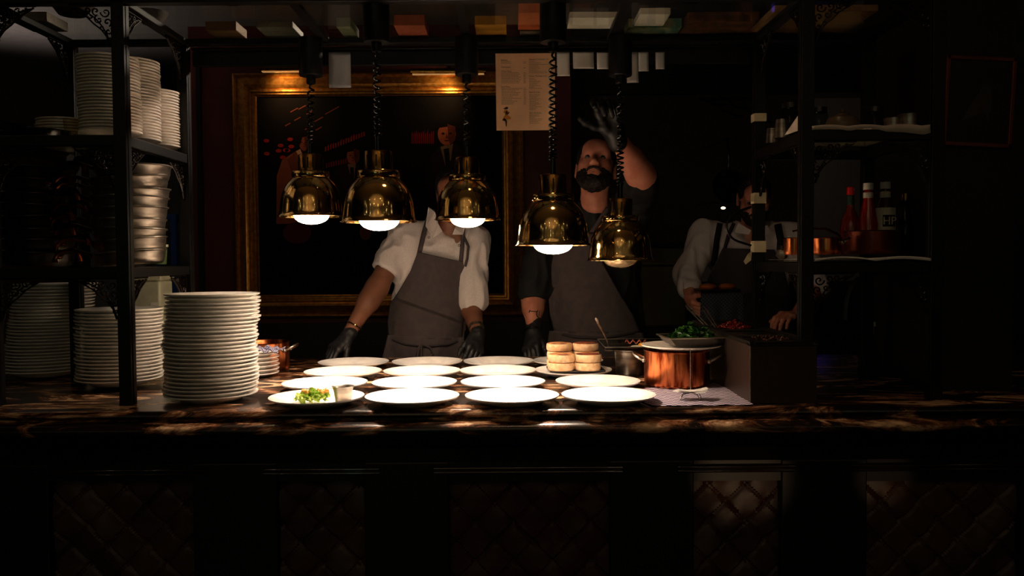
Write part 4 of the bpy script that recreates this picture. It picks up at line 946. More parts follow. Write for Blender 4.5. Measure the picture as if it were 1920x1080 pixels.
MB().tube([(0,.0,.006),(0,.2,.05),(0,.698,.06)],.005,6).build('arm',BLACKG,t)
c=W(1366,352,4.85); t=thing('hanging_pan','round black pan hanging on the wall beside the head of the bearded chef','pan',(c.x,4.85,c.z))
MB().lathe([(.0005,0),(.07,0),(.095,.03),(.098,.03),(.073,-.003),(.0005,-.003)],40,rot=Matrix.Rotation(math.radians(80),3,'X')).build('body',BLACKG,t)
MB().tube([(0,0,.09),(0,0,.2),(0,.02,.28),(0,.73,.30)],.009,8).build('handle',BLACKG,t)
# ceiling lights of the dining room (mirrored in the brass)
rr=random.Random(11)
LB=M('tiny_bulb',(1,.8,.6),.3,emis=(1,.78,.5),es=90)
for k in range(28):
    x=-2.8+(k%7)*.95+rr.uniform(-.3,.3); y=-3.9+(k//7)*1.15+rr.uniform(-.3,.3)
    t=thing('ceiling_downlight',f'small warm ceiling downlight in the dining room behind the viewer','light',(x,y,CZ+.299),'dining room ceiling downlights')
    MB().lathe([(.0005,-.004),(.020,-.004),(.022,-.003)],20).build('bulb',LB,t); MB().lathe([(.022,-.006),(.037,-.005),(.039,0),(.022,0)],24).build('ring',BRASSR,t)
# ---------------------------------------------------------------- people: signed distance shapes turned into meshes
def sd_cap(P,a,b,ra,rb,s=None):
    a=np.array(a,float); b=np.array(b,float); p=P-a; d=b-a
    if s is not None: p=p/np.array(s); d=d/np.array(s)
    t=np.clip((p@d)/max(d@d,1e-9),0,1); q=p-t[...,None]*d
    return np.sqrt((q**2).sum(-1))-(ra+(rb-ra)*t)
def sd_ell(P,c,r):
    p=(P-np.array(c,float)); r=np.array(r,float)
    k0=np.sqrt(((p/r)**2).sum(-1)); k1=np.sqrt(((p/r**2)**2).sum(-1))+1e-9
    return k0*(k0-1)/k1
def net(prims, vox, keepgrid=False):
    # prim: dict(t='cap'|'ell', ..., k, op)
    los=[];his=[]
    for p in prims:
        if p['t']=='cap':
            r=max(p['ra'],p['rb'])*max(p.get('s') or (1,1,1)); lo=np.minimum(p['a'],p['b'])-r; hi=np.maximum(p['a'],p['b'])+r
        else: r=np.array(p['r']); lo=np.array(p['c'])-r; hi=np.array(p['c'])+r
        p['lo']=lo;p['hi']=hi
        if p.get('op')!='sub': los.append(lo);his.append(hi)
    lo=np.min(los,0)-3*vox-.01; hi=np.max(his,0)+3*vox+.01
    n=np.ceil((hi-lo)/vox).astype(int)+1
    D=np.full(n,.05,np.float32)
    for p in prims:
        k=p.get('k',.02); m=k+3*vox+.005
        i0=np.clip(np.floor((p['lo']-m-lo)/vox).astype(int),0,n-1); i1=np.clip(np.ceil((p['hi']+m-lo)/vox).astype(int)+1,1,n)
        if (i1<=i0).any(): continue
        g=np.stack(np.meshgrid(*[lo[j]+vox*np.arange(i0[j],i1[j]) for j in range(3)],indexing='ij'),-1)
        d=sd_cap(g,p['a'],p['b'],p['ra'],p['rb'],p.get('s')) if p['t']=='cap' else sd_ell(g,p['c'],p['r'])
        sl=tuple(slice(i0[j],i1[j]) for j in range(3)); cur=D[sl]
        if p.get('op')=='sub':
            hh=np.clip(.5-.5*(cur+d)/k,0,1); D[sl]=cur*(1-hh)+(-d)*hh+k*hh*(1-hh)
        else:
            hh=np.clip(.5+.5*(d-cur)/k,0,1); D[sl]=d*1.0*(1-hh)*1+cur*hh*0+0 if False else (d*(1-(1-hh)) + cur*(1-hh)) if False else (cur*(1-np.clip(.5+.5*(cur-d)/k,0,1))+d*np.clip(.5+.5*(cur-d)/k,0,1)-k*np.clip(.5+.5*(cur-d)/k,0,1)*(1-np.clip(.5+.5*(cur-d)/k,0,1)))
    V,Q=surfnet(D,lo,vox)
    return (V,Q,(D,lo,vox)) if keepgrid else (V,Q)
def surfnet(D,lo,vox):
    s=D<0; n=np.array(D.shape)-1
    cnt=np.zeros(n,int)
    for dx in (0,1):
        for dy in (0,1):
            for dz in (0,1): cnt+=s[dx:n[0]+dx,dy:n[1]+dy,dz:n[2]+dz]
    act=(cnt>0)&(cnt<8); idx=-np.ones(n,int); cells=np.argwhere(act); idx[act]=np.arange(len(cells))
    acc=np.zeros((len(cells),3)); w_=np.zeros(len(cells))
    cor=[np.array(c) for c in ((0,0,0),(1,0,0),(0,1,0),(0,0,1),(1,1,0),(1,0,1),(0,1,1),(1,1,1))]
    for i in range(8):
        for j in range(i+1,8):
            if abs(cor[i]-cor[j]).sum()!=1: continue
            A=cells+cor[i];B=cells+cor[j]; da=D[A[:,0],A[:,1],A[:,2]]; db=D[B[:,0],B[:,1],B[:,2]]
            m=(da<0)!=(db<0); t=np.where(m,da/np.where(m,da-db,1),0)[:,None]
            acc+=np.where(m[:,None],A+(B-A)*t,0); w_+=m
    V=lo+vox*acc/w_[:,None]; Q=[]
    for ax in range(3):
        o=[np.array([0,0,0]),np.array([0,0,0])]; u,v=[(1,2),(2,0),(0,1)][ax]
        sl0=[slice(None)]*3; sl1=[slice(None)]*3; sl0[ax]=slice(0,-1); sl1[ax]=slice(1,None)
        a=s[tuple(sl0)]; b=s[tuple(sl1)]; E=np.argwhere(a!=b); E=E[(E[:,u]>0)&(E[:,v]>0)&(E[:,u]<n[u])&(E[:,v]<n[v])]
        eu=np.zeros(3,int);eu[u]=1; ev=np.zeros(3,int);ev[v]=1
        def I(c): return idx[c[:,0],c[:,1],c[:,2]]
        q=np.stack([I(E-eu-ev),I(E-ev),I(E),I(E-eu)],1); fl=~a[E[:,0],E[:,1],E[:,2]]; q[fl]=q[fl][:,::-1]
        Q.append(q)
    Q=np.concatenate(Q); Q=Q[(Q>=0).all(1)]
    return V,Q
def smooth_v(V,Q,it=2):
    for _ in range(it):
        acc=np.zeros_like(V); c=np.zeros(len(V))
        for i in range(4):
            a=Q[:,i];b=Q[:,(i+1)%4]; np.add.at(acc,a,V[b]);np.add.at(acc,b,V[a]);np.add.at(c,a,1);np.add.at(c,b,1)
        V=V*.4+.6*acc/np.maximum(c,1)[:,None]
    return V
def mesh_obj(name,V,Q,mat,parent,loc=(0,0,0)):
    me=bpy.data.meshes.new(name); V=np.asarray(V)-np.array(loc); me.vertices.add(len(V)); me.vertices.foreach_set('co',V.astype(np.float32).ravel())
    me.loops.add(len(Q)*4); me.loops.foreach_set('vertex_index',Q.astype(np.int32).ravel()); me.polygons.add(len(Q)); me.polygons.foreach_set('loop_start',np.arange(0,len(Q)*4,4,dtype=np.int32))
    me.update(calc_edges=True); me.validate(); me.polygons.foreach_set('use_smooth',[True]*len(me.polygons)); me.materials.append(mat)
    o=bpy.data.objects.new(name,me); link(o); o.parent=parent; return o
def cap(a,b,ra,rb,k=.03,s=None,op=None): return dict(t='cap',a=np.array(a,float),b=np.array(b,float),ra=ra,rb=rb,k=k,s=s,op=op)
def el(c,r,k=.02,op=None): return dict(t='ell',c=np.array(c,float),r=np.array(r,float),k=k,op=op)
def wrinkle(V,Q,amp,fn):
    N=np.zeros_like(V); e=np.cross(V[Q[:,1]]-V[Q[:,0]],V[Q[:,3]]-V[Q[:,0]])
    for i in range(4): np.add.at(N,Q[:,i],e)
    N/=np.linalg.norm(N,axis=1)[:,None]+1e-12
    d=np.array([fn(Vector(v)) for v in V]); return V+N*(amp*d)[:,None]
def fold_noise(sc,st=(1,1,1)):
    def f(v): 
        p=Vector((v.x*st[0],v.y*st[1],v.z*st[2]))*sc; n=noise.noise(p+noise.noise_vector(p*.6)*.8); return 1-2*abs(n)*1.6
    return f
def frontY(grid,x,z):
    D,lo,vox=grid; fx=(x-lo[0])/vox; fz=(z-lo[2])/vox
    i=int(np.clip(round(fx),0,D.shape[0]-1)); k=int(np.clip(round(fz),0,D.shape[2]-1)); col=D[i,:,k]; s=np.argmax(col<0)
    if not col[s]<0: return None
    if s==0: return lo[1]
    t=col[s-1]/(col[s-1]-col[s]); return lo[1]+vox*(s-1+t)
def drape(name,rows,grid,Yd,off,mat,parent,nu=40,nv=6,extra=None,folds=.004,fs=9,thick=.003,maxback=.09,sm=3):
    # rows: [(Lpx,Lpy,Rpx,Rpy)...]
    pts=[]; R=[]
    for r in range(len(rows)-1):
        for j in range(nv+(1 if r==len(rows)-2 else 0)):
            t=j/nv; R.append([rows[r][i]*(1-t)+rows[r+1][i]*t for i in range(4)])
    A=np.zeros((len(R),nu+1,3)); Y=np.full((len(R),nu+1),np.nan)
    for j,rw in enumerate(R):
        for i in range(nu+1):
            u=i/nu; px=rw[0]*(1-u)+rw[2]*u; py=rw[1]*(1-u)+rw[3]*u; p=W(px,py,Yd); y=frontY(grid,p.x,p.z)
            A[j,i]=(p.x,0,p.z); Y[j,i]=np.nan if y is None else y
    for j in range(len(R)):
        row=Y[j]; ok=~np.isnan(row)
        if ok.any():
            Y[j]=np.interp(np.arange(nu+1),np.where(ok)[0],row[ok])
        elif j: Y[j]=Y[j-1]
    y0=np.nanmin(Y); Y=np.minimum(Y,y0+maxback)
    for _ in range(sm):
        Z=Y.copy(); Z[1:-1]=(Y[:-2]+2*Y[1:-1]+Y[2:])/4; Y=Z.copy(); Y[:,1:-1]=(Z[:,:-2]+2*Z[:,1:-1]+Z[:,2:])/4
        Y=np.minimum(Y,Z)
    q=MB(); vs=[];fsx=[]
    for j,rw in enumerate(R):
        for i in range(nu+1):
            u=i/nu; x,_,z=A[j,i]; px=rw[0]*(1-u)+rw[2]*u; py=rw[1]*(1-u)+rw[3]*u
            y=Y[j,i]-off-(extra(px,py) if extra else 0)
            n_=noise.noise(Vector((x*fs,z*fs*.45,1.3+Yd)))
            y-=folds*(1-2*abs(n_)*1.5)
            # rescale about camera so that silhouette stays, real depth is y
            p=W(px,py,y); vs.append((p.x,y,p.z))
    for j in range(len(R)-1):
        for i in range(nu): k=j*(nu+1)+i; fsx.append((k,k+1,k+nu+2,k+nu+1))
    o=q.add(vs,fsx).build(name,mat,fix=False); o.parent=parent; m=o.modifiers.new('s','SOLIDIFY'); m.thickness=thick; m.offset=1
    return o
def head(parent,center,R,skin,hairmat,beardmat=None,beardlen=.012,glasses=False,hair=True,neck_to=None,cap_=False,hk=1.0,sc=1.0):
    R=Matrix(R)*sc; c=Vector(center)
    P=[el((0,.012,.035),(.076,.096,.088),.01), el((0,-.028,-.03),(.060,.058,.078),.03), el((0,-.058,-.088),(.026,.024,.022),.03),
       cap((-.045,-.03,-.055),(-.02,-.06,-.085),.022,.018,.03), cap((.045,-.03,-.055),(.02,-.06,-.085),.022,.018,.03),
       el((-.040,-.052,-.014),(.022,.022,.020),.025), el((.040,-.052,-.014),(.022,.022,.020),.025),
       cap((-.036,-.073,.032),(.036,-.073,.032),.012,.012,.018), el((0,-.072,.06),(.05,.02,.035),.03)]
    P+=[el((sx*.029,-.100,.010),(.019,.018,.0125),.012,'sub') for sx in (-1,1)]
    P+=[cap((0,-.082,.018),(0,-.104,-.018),.007,.011,.010), el((0,-.104,-.021),(.012,.011,.010),.006), el((-.012,-.094,-.024),(.008,.009,.007),.005), el((.012,-.094,-.024),(.008,.009,.007),.005),
        el((-.0055,-.102,-.031),(.0035,.004,.003),.003,'sub'),el((.0055,-.102,-.031),(.0035,.004,.003),.003,'sub'),
        el((0,-.080,-.050),(.028,.014,.022),.014)]
    P+=[cap((sx*-.0+sx*.016,-.0795,.0195),(sx*.043,-.072,.0165),.0052,.0048,.004) for sx in (-1,1)]
    P+=[cap((sx*.017,-.079,.002),(sx*.042,-.073,.003),.0045,.004,.005) for sx in (-1,1)]
    P+=[cap((-.022,-.083,-.0575),(.022,-.083,-.0575),.0016,.0016,.003,op='sub')]
    for sx in (-1,1):
        P+=[el((sx*.078,.014,.002),(.009,.020,.032),.006), el((sx*.086,.010,.004),(.006,.010,.018),.004,'sub'), el((sx*.078,.010,-.026),(.007,.010,.011),.005)]
    ne=R.transposed()@Vector((0,.02,-.085)); P+=[cap((0,.022,-.05),np.array((0,.022,-.05))+np.array(ne)/sc**2,.056,.055,.03)]
    V,Q=net(P,.0034); V=smooth_v(V,Q,1)
    Rn=np.array(R); Vw=V@Rn.T+np.array(c)
    res=[(Vw,Q)]
    def add(name,P_,vox,mat,amp=0,fn=None,par=parent):
        V,Q=net(P_,vox); V=smooth_v(V,Q,1)
        if amp: V=wrinkle(V,Q,amp,fn)
        return mesh_obj(name,V@Rn.T+np.array(c),Q,mat,par)
    for sx in (-1,1):
        q=MB().ell((sx*.0295,-.0735,.0105),(.0125,.0125,.0125),20,m=0).ell((sx*.0295,-.0828,.0122),(.0066,.0038,.0066),14,m=1)
        q.v=[tuple(R@Vector(v)+c) for v in q.v]; q.build('eye',[EYEW,EYED],parent)
    q=MB()
    for (z,r,y) in ((-.0525,.0045,-.0905),(-.0625,.0055,-.0895)):
        q.tube([(-.022,y+.0115,-.0575),(-.012,y+.003,z),(0,y,z-.0005),(.012,y+.003,z),(.022,y+.0115,-.0575)],[.002,r*.85,r,r*.85,.002],8)
    q.v=[tuple(R@Vector(v)+c) for v in q.v]; q.build('lips',LIP,parent)
    for sx in (-1,1):
        q=MB().tube([(sx*.012,-.0880,.031),(sx*.028,-.0890,.037),(sx*.047,-.0775,.031)],[.004,.0055,.003],8,flat=.6); q.v=[tuple(R@Vector(v)+c) for v in q.v]; q.build('eyebrow',hairmat,parent)
    fn=lambda v: noise.noise(v*140)+.6*noise.noise(v*60)
    if hair:
        add('hair',[el((0,.017,.042),(.082,.102,.091),.01), el((0,-.085,-.008),(.062,.075,.073*hk),.02,'sub'), el((0,.02,-.11),(.12,.14,.09),.02,'sub')]+([] if not hk else []),.004,hairmat,.0035,fn)
    if cap_:
        add('skull_cap',[el((0,.022,.055),(.084,.102,.088),.01), el((0,-.02,-.03),(.14,.16,.075),.012,'sub')],.004,cap_,.001,fn)
    if beardmat:
        L=beardlen
        add('beard',[el((0,-.028,-.035),(.0615+L*.2,.060+L*.6,.078+L),.02), cap((-.044,-.03,-.058),(-.018,-.062,-.090),.021+L,.020+L,.03), cap((.044,-.03,-.058),(.018,-.062,-.090),.021+L,.020+L,.03),
            el((-.062,-.012,-.01),(.010,.018,.035),.015),el((.062,-.012,-.01),(.010,.018,.035),.015), el((-.035,-.095,.012),(.032,.05,.042),.015,'sub'), el((.035,-.095,.012),(.032,.05,.042),.015,'sub'),
            el((0,-.115,.008),(.045,.088,.046),.012,'sub'), el((0,-.105,-.0575),(.019,.03,.009),.006,'sub'), el((0,.09,-.03),(.2,.09,.2),.03,'sub'), el((0,.0,.08),(.2,.2,.062),.02,'sub')],.0036,beardmat,.003,fn)
        q=MB().tube([(-.03,-.080,-.056),(-.018,-.0925,-.046),(0,-.0965,-.0415),(.018,-.0925,-.046),(.03,-.080,-.056)],[.004,.0058,.0045,.0058,.004],8); q.v=[tuple(R@Vector(v)+c) for v in q.v]; q.build('moustache',beardmat,parent)
    if glasses:
        q=MB()
        for sx in (-1,1):
            q.tube([(sx*.031+.022*math.cos(a*PI/12),-.095,.010+.019*math.sin(a*PI/12)) for a in range(24)],.0012,6,closed=True)
            q.tube([(sx*.052,-.095,.015),(sx*.075,-.06,.016),(sx*.082,.01,.014)],.0012,6)
        q.tube([(-.009,-.095,.014),(0,-.098,.017),(.009,-.095,.014)],.0012,6); q.v=[tuple(R@Vector(v)+c) for v in q.v]; q.build('glasses',STEEL,parent)
    return res
def hand(parent,wrist,Fd,Nd,side,curls,mat=GLOVE,s=1.0,spread=.10,cuff=.05,thumb=(.7,.4),name='glove'):
    Fd=Vector(Fd).normalized(); Nd=Vector(Nd); Nd=(Nd-Fd*Nd.dot(Fd)).normalized(); T=Fd.cross(Nd)*side
    Rm=np.array([[T[i],Nd[i],Fd[i]] for i in range(3)])   # local x=thumb side, y=palm normal, z=fingers
    P=[cap((0,0,-cuff),(0,0,.0),.033,.031,.01,(1,.92,1)),cap((0,0,.0),(.002,0,.05),.028,.034,.02,(1,.5,1)),
       cap((.028,.002,.082),(-.030,.002,.076),.0135,.0125,.012), cap((.02,.004,.02),(.030,.004,.08),.016,.013,.015), cap((-.018,.004,.02),(-.030,.004,.074),.015,.012,.015), el((.024,.012,.035),(.016,.014,.026),.012)]
    xs=[.029,.0095,-.010,-.029]; zs_=[.086,.090,.086,.078]; Ls=[(.042,.026,.022),(.046,.030,.023),(.042,.028,.022),(.034,.021,.020)]; rs=[.0108,.0112,.0108,.0096]
    for i in range(4):
        p=np.array((xs[i],.002,zs_[i])); ang=0; sp=(xs[i]/.03)*spread
        cv=curls[i]; cs=cv if hasattr(cv,'__len__') else (cv,cv*1.1,cv*.8)
        for j in range(3):
            ang+=cs[j]; d=np.array((math.sin(sp)*math.cos(ang),math.sin(ang),math.cos(ang)*math.cos(sp))); e=p+d*Ls[i][j]
            P.append(cap(p,e,rs[i]-.0007*j,rs[i]-.0007*(j+1),.004)); p=e
    a,b=thumb; p=np.array((.022,.008,.025)); d=np.array((math.sin(a),math.sin(b)*.8,math.cos(a)))
    for L,r0,r1,da in ((.040,.0135,.0115,0),(.032,.0115,.0105,-.25),(.026,.0105,.0085,-.25)):
        a+=da; d=np.array((math.sin(a),math.sin(b)*.8,math.cos(a))); d/=np.linalg.norm(d); e=p+d*L; P.append(cap(p,e,r0,r1,.008)); p=e; b+=.2
    V,Q=net(P,.0024/1.0); V=smooth_v(V,Q,1)
    V=wrinkle(V,Q,.0007,lambda v: noise.noise(v*90)); V=V*s
    return mesh_obj(name,V@Rm.T+np.array(wrist),Q,mat,parent)
def P3(*a): return np.array(W(*a))
def rotm(pitch_,yaw,roll_): return Matrix.Rotation(math.radians(yaw),3,'Z')@Matrix.Rotation(math.radians(pitch_),3,'X')@Matrix.Rotation(math.radians(roll_),3,'Y')
def join_vq(lst):
    Vs=[];Qs=[];b=0
    for V,Q in lst: Vs.append(V);Qs.append(Q+b);b+=len(V)
    return np.concatenate(Vs),np.concatenate(Qs)
def ribbon(name,pts,wd,grid,mat,parent,off=.012,Yd=3.8,thick=.002):
    P=[];
    for i in range(len(pts)-1):
        for k in range(6): t=k/6; P.append((pts[i][0]*(1-t)+pts[i+1][0]*t, pts[i][1]*(1-t)+pts[i+1][1]*t))
    P.append(pts[-1]); ys=[]
    for px,py in P:
        p=W(px,py,Yd); y=frontY(grid,p.x,p.z); ys.append(y)
    ok=[i for i,y in enumerate(ys) if y is not None]; ys=list(np.interp(range(len(ys)),ok,[ys[i] for i in ok])) if ok else [Yd]*len(ys)
    for _ in range(2): ys=[ys[0]]+[(ys[i-1]+ys[i]*2+ys[i+1])/4 for i in range(1,len(ys)-1)]+[ys[-1]]
    vs=[];fs=[]
    for i,(px,py) in enumerate(P):
        a=P[max(i-1,0)];b=P[min(i+1,len(P)-1)]; dx,dy=b[0]-a[0],b[1]-a[1]; l=math.hypot(dx,dy); nx,ny=-dy/l*wd/2,dx/l*wd/2
        for s_ in (-1,0,1): p=W(px+nx*s_,py+ny*s_,ys[i]-off-(.002 if s_==0 else 0)); vs.append(tuple(p))
    for i in range(len(P)-1):
        for j in (0,1): fs.append((i*3+j,i*3+j+1,i*3+j+4,i*3+j+3))
    o=MB().add(vs,fs).build(name,mat,parent,fix=False); o.modifiers.new('s','SOLIDIFY').thickness=thick
    return o
def legs(parent,xc,Y,zw,mat,wd=.11):
    P=[el((xc,Y+.02,zw-.04),(.15,.07,.12),.03)]
    for s_ in (-1,1): P+=[cap((xc+s_*wd*.8,Y+.02,zw-.06),(xc+s_*wd,Y+.0,.50),.085,.07,.04),cap((xc+s_*wd,Y,.50),(xc+s_*wd,Y+.02,.10),.07,.055,.02)]
    V,Q=net(P,.012); mesh_obj('trousers',V,Q,mat,parent)
    for s_ in (-1,1):
        V,Q=net([cap((xc+s_*wd,Y+.03,.045),(xc+s_*wd,Y-.13,.036),.045,.036,.02), cap((xc+s_*wd,Y+.02,.05),(xc+s_*wd,Y+.02,.11),.043,.045,.02)],.008); V[:,2]=np.maximum(V[:,2],.0); mesh_obj('shoe',V,Q,BLACKG,parent)
TROU=M('dark_trouser_cloth',(.10,.09,.10),.85)
# ================= chef in the white jacket
t=thing('person','person in white chef jacket and grey apron, face hidden behind a brass lamp','person',(0,0,0))
Y1=3.86
hc=W(852,366,3.80)
hv=head(t,hc,rotm(18,-8,-4),SKIN1,HAIR,None)
sL,eL,wL=P3(760,440,3.86),P3(706,541,3.74),P3(652,629,3.58)
sR,eR,wR=P3(888,452,3.88),P3(884,578,3.80),P3(896,628,3.63)
body=[cap(P3(842,440,3.87),P3(846,415,3.84),.066,.058,.03),
      cap(P3(790,455,3.88),P3(865,460,3.88),.085,.085,.04), cap(P3(815,500,3.88),P3(806,630,3.88),.13,.14,.05,(1,.7,1)),
      cap(P3(835,432,3.87),sL,.05,.055,.03),cap(P3(850,432,3.87),sR,.05,.055,.03),
      cap(sL,eL,.052,.046,.03),cap(eL,wL,.048,.027,.03),cap(eL+(wL-eL)*.25,eL+(wL-eL)*.3,.046,.044,.03),cap(sR,eR,.052,.046,.03),cap(eR,wR,.048,.027,.03)]
V,Q=net(body,.0075); V=smooth_v(V,Q,2); V,Q=join_vq([(V,Q)]+hv); mesh_obj('body',V,Q,SKIN1,t)
eLs=sL+(eL-sL)*.93; eRs=P3(887,565,3.80)
shirt=[cap(P3(800,462,3.88),P3(868,468,3.88),.105,.10,.05,(1,.88,1)), cap(P3(812,500,3.88),P3(800,640,3.88),.165,.172,.06,(1,.72,1)),
       cap(P3(836,436,3.88),P3(768,446,3.87),.055,.062,.05),cap(P3(850,438,3.88),P3(884,456,3.88),.055,.062,.05),
       cap(sL,eLs,.066,.068,.045),cap(sR,eRs,.064,.062,.045),
       cap(eL+(eL-sL)*.06,eL+(eL-sL)*.5,.12,.12,.008,op='sub') , cap(P3(889,592,3.80)+np.array((0,0,-.10)),P3(889,592,3.80)+np.array((0,0,-.11)),.125,.125,.008,op='sub'),
       cap(P3(844,432,3.79),P3(850,395,3.80),.036,.05,.006,op='sub')]
_,_,g1=net(shirt[:4],.0068,True); V,Q,g1f=net(shirt,.0068,True); V=smooth_v(V,Q,2)
f1=fold_noise(13,(1,1,.6)); V=wrinkle(V,Q,.010,f1); mesh_obj('chef_jacket',V,Q,CLOTHW,t)
# stand collar
col=[]; 
for i in range(25):
    a=-.2+(PI+.4)*i/24; cc=W(846,430,3.855); col.append((cc.x+.069*math.cos(a),cc.y+.070*math.sin(a),cc.z+.020+.012*math.sin(a)))
q=MB(); vs=[];fs=[]
for p in col: vs+= [(p[0],p[1],p[2]-.030),(p[0],p[1]+.002,p[2]+.026)]
for i in range(24): fs.append((i*2,i*2+2,i*2+3,i*2+1))
o=q.add(vs,fs).build('collar',CLOTHW,t,fix=False); o.modifiers.new('s','SOLIDIFY').thickness=.004
q=MB()
for pts in ([(803,388,3.83),(816,398,3.79),(822,420,3.775),(830,434,3.765),(812,446,3.765),(798,424,3.785)],[(853,428,3.765),(860,408,3.785),(868,398,3.83),(874,420,3.79),(868,440,3.77),(848,440,3.762)]):
    q.poly([W(*p) for p in pts],.004)
q.build('collar_flap',CLOTHW,t,smooth=False,bevel=.001)
# jacket placket and press studs
ribbon('placket',[(800,438),(790,470),(786,480)],3,g1f,CLOTHW,t,.006)
for px,py in ((804,445),(861,460)):
    p=W(px,py,3.8); y=frontY(g1,p.x,p.z) or 3.78; p=W(px,py,y-.010); q=MB().tube([(.0045*math.cos(a*PI/6),0,.0045*math.sin(a*PI/6)) for a in range(12)],.0012,6,closed=True); q.build('press_stud',STEELD,t,loc=p)
def bib(px,py):   # pouch of cloth hanging over the waist
    line=562+ (px-755)*.36; u=py-line
    return .022*math.exp(-(u/55)**2) if u<0 else .022*max(0,1-u/6)
drape('apron',[(783,472,868,491),(770,508,875,524),(748,545,882,553),(731,570,881,578),(727,604,869,604),(728,634,867,636)],g1,3.8,.022,APRONM,t,extra=bib,folds=.005,fs=9,nv=18,nu=60)
drape('apron_skirt',[(727,628,867,632),(722,650,868,652),(713,685,872,687),(705,760,880,760),(705,860,885,860)],g1,3.8,.024,APRONM,t,folds=.006,fs=12,maxback=.06)
ribbon('neck_strap',[(786,476),(794,440),(803,408),(812,392)],9,g1f,APRONM,t,.018)
ribbon('neck_strap',[(864,492),(867,460),(868,432),(862,408)],8,g1f,APRONM,t,.018)
ribbon('waist_tie',[(729,634),(760,646),(800,650),(840,646),(866,637)],4,g1,M('dark_tie',(.22,.19,.2),.8),t,.034)
for dx in (-6,-2,4): ribbon('tie_end',[(790,644),(786+dx,660),(784+dx*1.5,680)],4,g1,APRONM,t,.037)
ribbon('tie_end',[(790,646),(806,652),(812,664),(802,672)],3,g1,APRONM,t,.036)
ribbon('red_tab',[(729.5,636),(729.5,645)],4,g1,M('red_tab',(.7,.05,.05),.6),t,.034)
ribbon('chest_fold',[(868,440),(878,462),(876,485),(872,500)],5,g1f,APRONM,t,.012)
hand(t,wL,(P3(618,662,3.52)-wL),(.25,.35,-.9),1,[(.35,.45,.3),(.35,.5,.35),(.4,.5,.35),(.45,.5,.3)],cuff=.012,thumb=(.6,.5))
hand(t,wR,(P3(890,662,3.56)-wR),(-.5,.75,-.3),-1,[(.3,.5,.4),(.35,.5,.4),(.35,.5,.4),(.4,.5,.4)],cuff=.008,thumb=(.5,.5))
d=(wL-eL)/np.linalg.norm(wL-eL)
def bangle(center,dirv,r,tr,mat,name,n=28,par=t):
    z=Vector(dirv).normalized(); x=z.orthogonal().normalized(); y=z.cross(x); c_=Vector(center)
    return MB().tube([c_+x*r*math.cos(2*PI*i/n)+y*r*math.sin(2*PI*i/n) for i in range(n)],tr,8,closed=True).build(name,mat,par)
bangle(wL-d*.052,d+np.array((0,.3,0)),.036,.0036,BRASS,'bracelet')
d2=(wR-eR)/np.linalg.norm(wR-eR); z=Vector(d2); wc=Vector(wR-d2*.048)
x=z.orthogonal().normalized(); y=z.cross(x); q=MB()
for i in range(22):
    a=2*PI*i/22; c_=wc+x*.032*math.cos(a)+y*.032*math.sin(a); Rr=Matrix((x*math.cos(a)+y*math.sin(a), -x*math.sin(a)+y*math.cos(a), z)).transposed()
    q.box((-.002,-.0042,-.009),(.002,.0042,.009),rot=Rr,c=(0,0,0)); q.v[-8:]=[tuple(Vector(v)+c_) for v in q.v[-8:]]
wo=q.build('watch_strap',STEEL,t,smooth=False)
MB().lathe([(.0005,.004),(.013,.004),(.017,.001),(.018,-.004),(.0005,-.005)],24,c=wc+Vector((.022,-.026,0)),rot=Vector((.65,-.76,0)).to_track_quat('Z','Y').to_matrix()).build('watch_face',STEEL,t)
legs(t,W(800,600,3.88).x,3.88,.92,TROU)

# ================= chef in black reaching up
t=thing('person','bearded person in black shirt and grey apron looking up with one gloved hand raised','person',(0,0,0))
hc=W(1117,318,3.80)
hv=head(t,hc,rotm(-24,-8,4),SKIN2,HAIR,BEARD,.003,sc=1.10,hk=.87,cap_=M('black_cap_cloth',(.05,.04,.04),.85))
sL,eL,wL=P3(1022,440,3.90),P3(1000,548,3.86),P3(999,622,3.74)
sR,eR,wR=P3(1182,405,3.86),P3(1202,330,3.52),P3(1152,250,3.32)
body=[cap(P3(1110,425,3.90),P3(1115,362,3.84),.068,.062,.03),cap(P3(1050,455,3.92),P3(1160,455,3.92),.10,.10,.04),cap(P3(1110,500,3.92),P3(1118,630,3.92),.17,.18,.05,(1,.75,1)),
      cap(sL,eL,.058,.052,.03),cap(eL,wL,.052,.027,.03),cap(eL,eL+(wL-eL)*.4,.048,.047,.03),cap(P3(1150,440,3.9),sR,.07,.06,.03),cap(sR,eR,.058,.052,.03),cap(eR,wR,.054,.030,.03),cap(eR,eR+(wR-eR)*.4,.052,.048,.03)]
V,Q=net(body,.0075); V=smooth_v(V,Q,2); V,Q=join_vq([(V,Q)]+hv); mesh_obj('body',V,Q,SKIN2,t)
shirt=[cap(P3(1052,452,3.92),P3(1165,450,3.92),.115,.115,.06,(1,.88,1)),cap(P3(1112,510,3.92),P3(1122,640,3.92),.205,.215,.07,(1,.72,1)),
       cap(P3(1082,398,3.88),sL,.055,.07,.05),cap(sL,eL,.073,.073,.05),cap(P3(1142,398,3.88),sR,.06,.078,.05),cap(sR,sR+(eR-sR)*.88,.078,.075,.05),
       cap(P3(1112,412,3.89),P3(1114,396,3.87),.086,.078,.02),cap(P3(1103,376,3.78),P3(1112,345,3.80),.030,.075,.006,op='sub'),
       cap(eL+np.array((0,0,-.115)),eL+np.array((0,0,-.16)),.11,.12,.008,op='sub')]
_,_,g2=net(shirt[:2],.0075,True); V,Q,g2f=net(shirt,.0075,True); V=smooth_v(V,Q,2); V=wrinkle(V,Q,.010,fold_noise(12,(1,1,.6))); mesh_obj('shirt',V,Q,SHIRTB,t)
drape('apron',[(1052,432,1112,436),(1038,475,1122,478),(1031,515,1143,517),(1028,555,1166,556),(1031,590,1188,590),(1040,624,1203,626)],g2,3.8,.023,APRONM,t,folds=.004,fs=7)
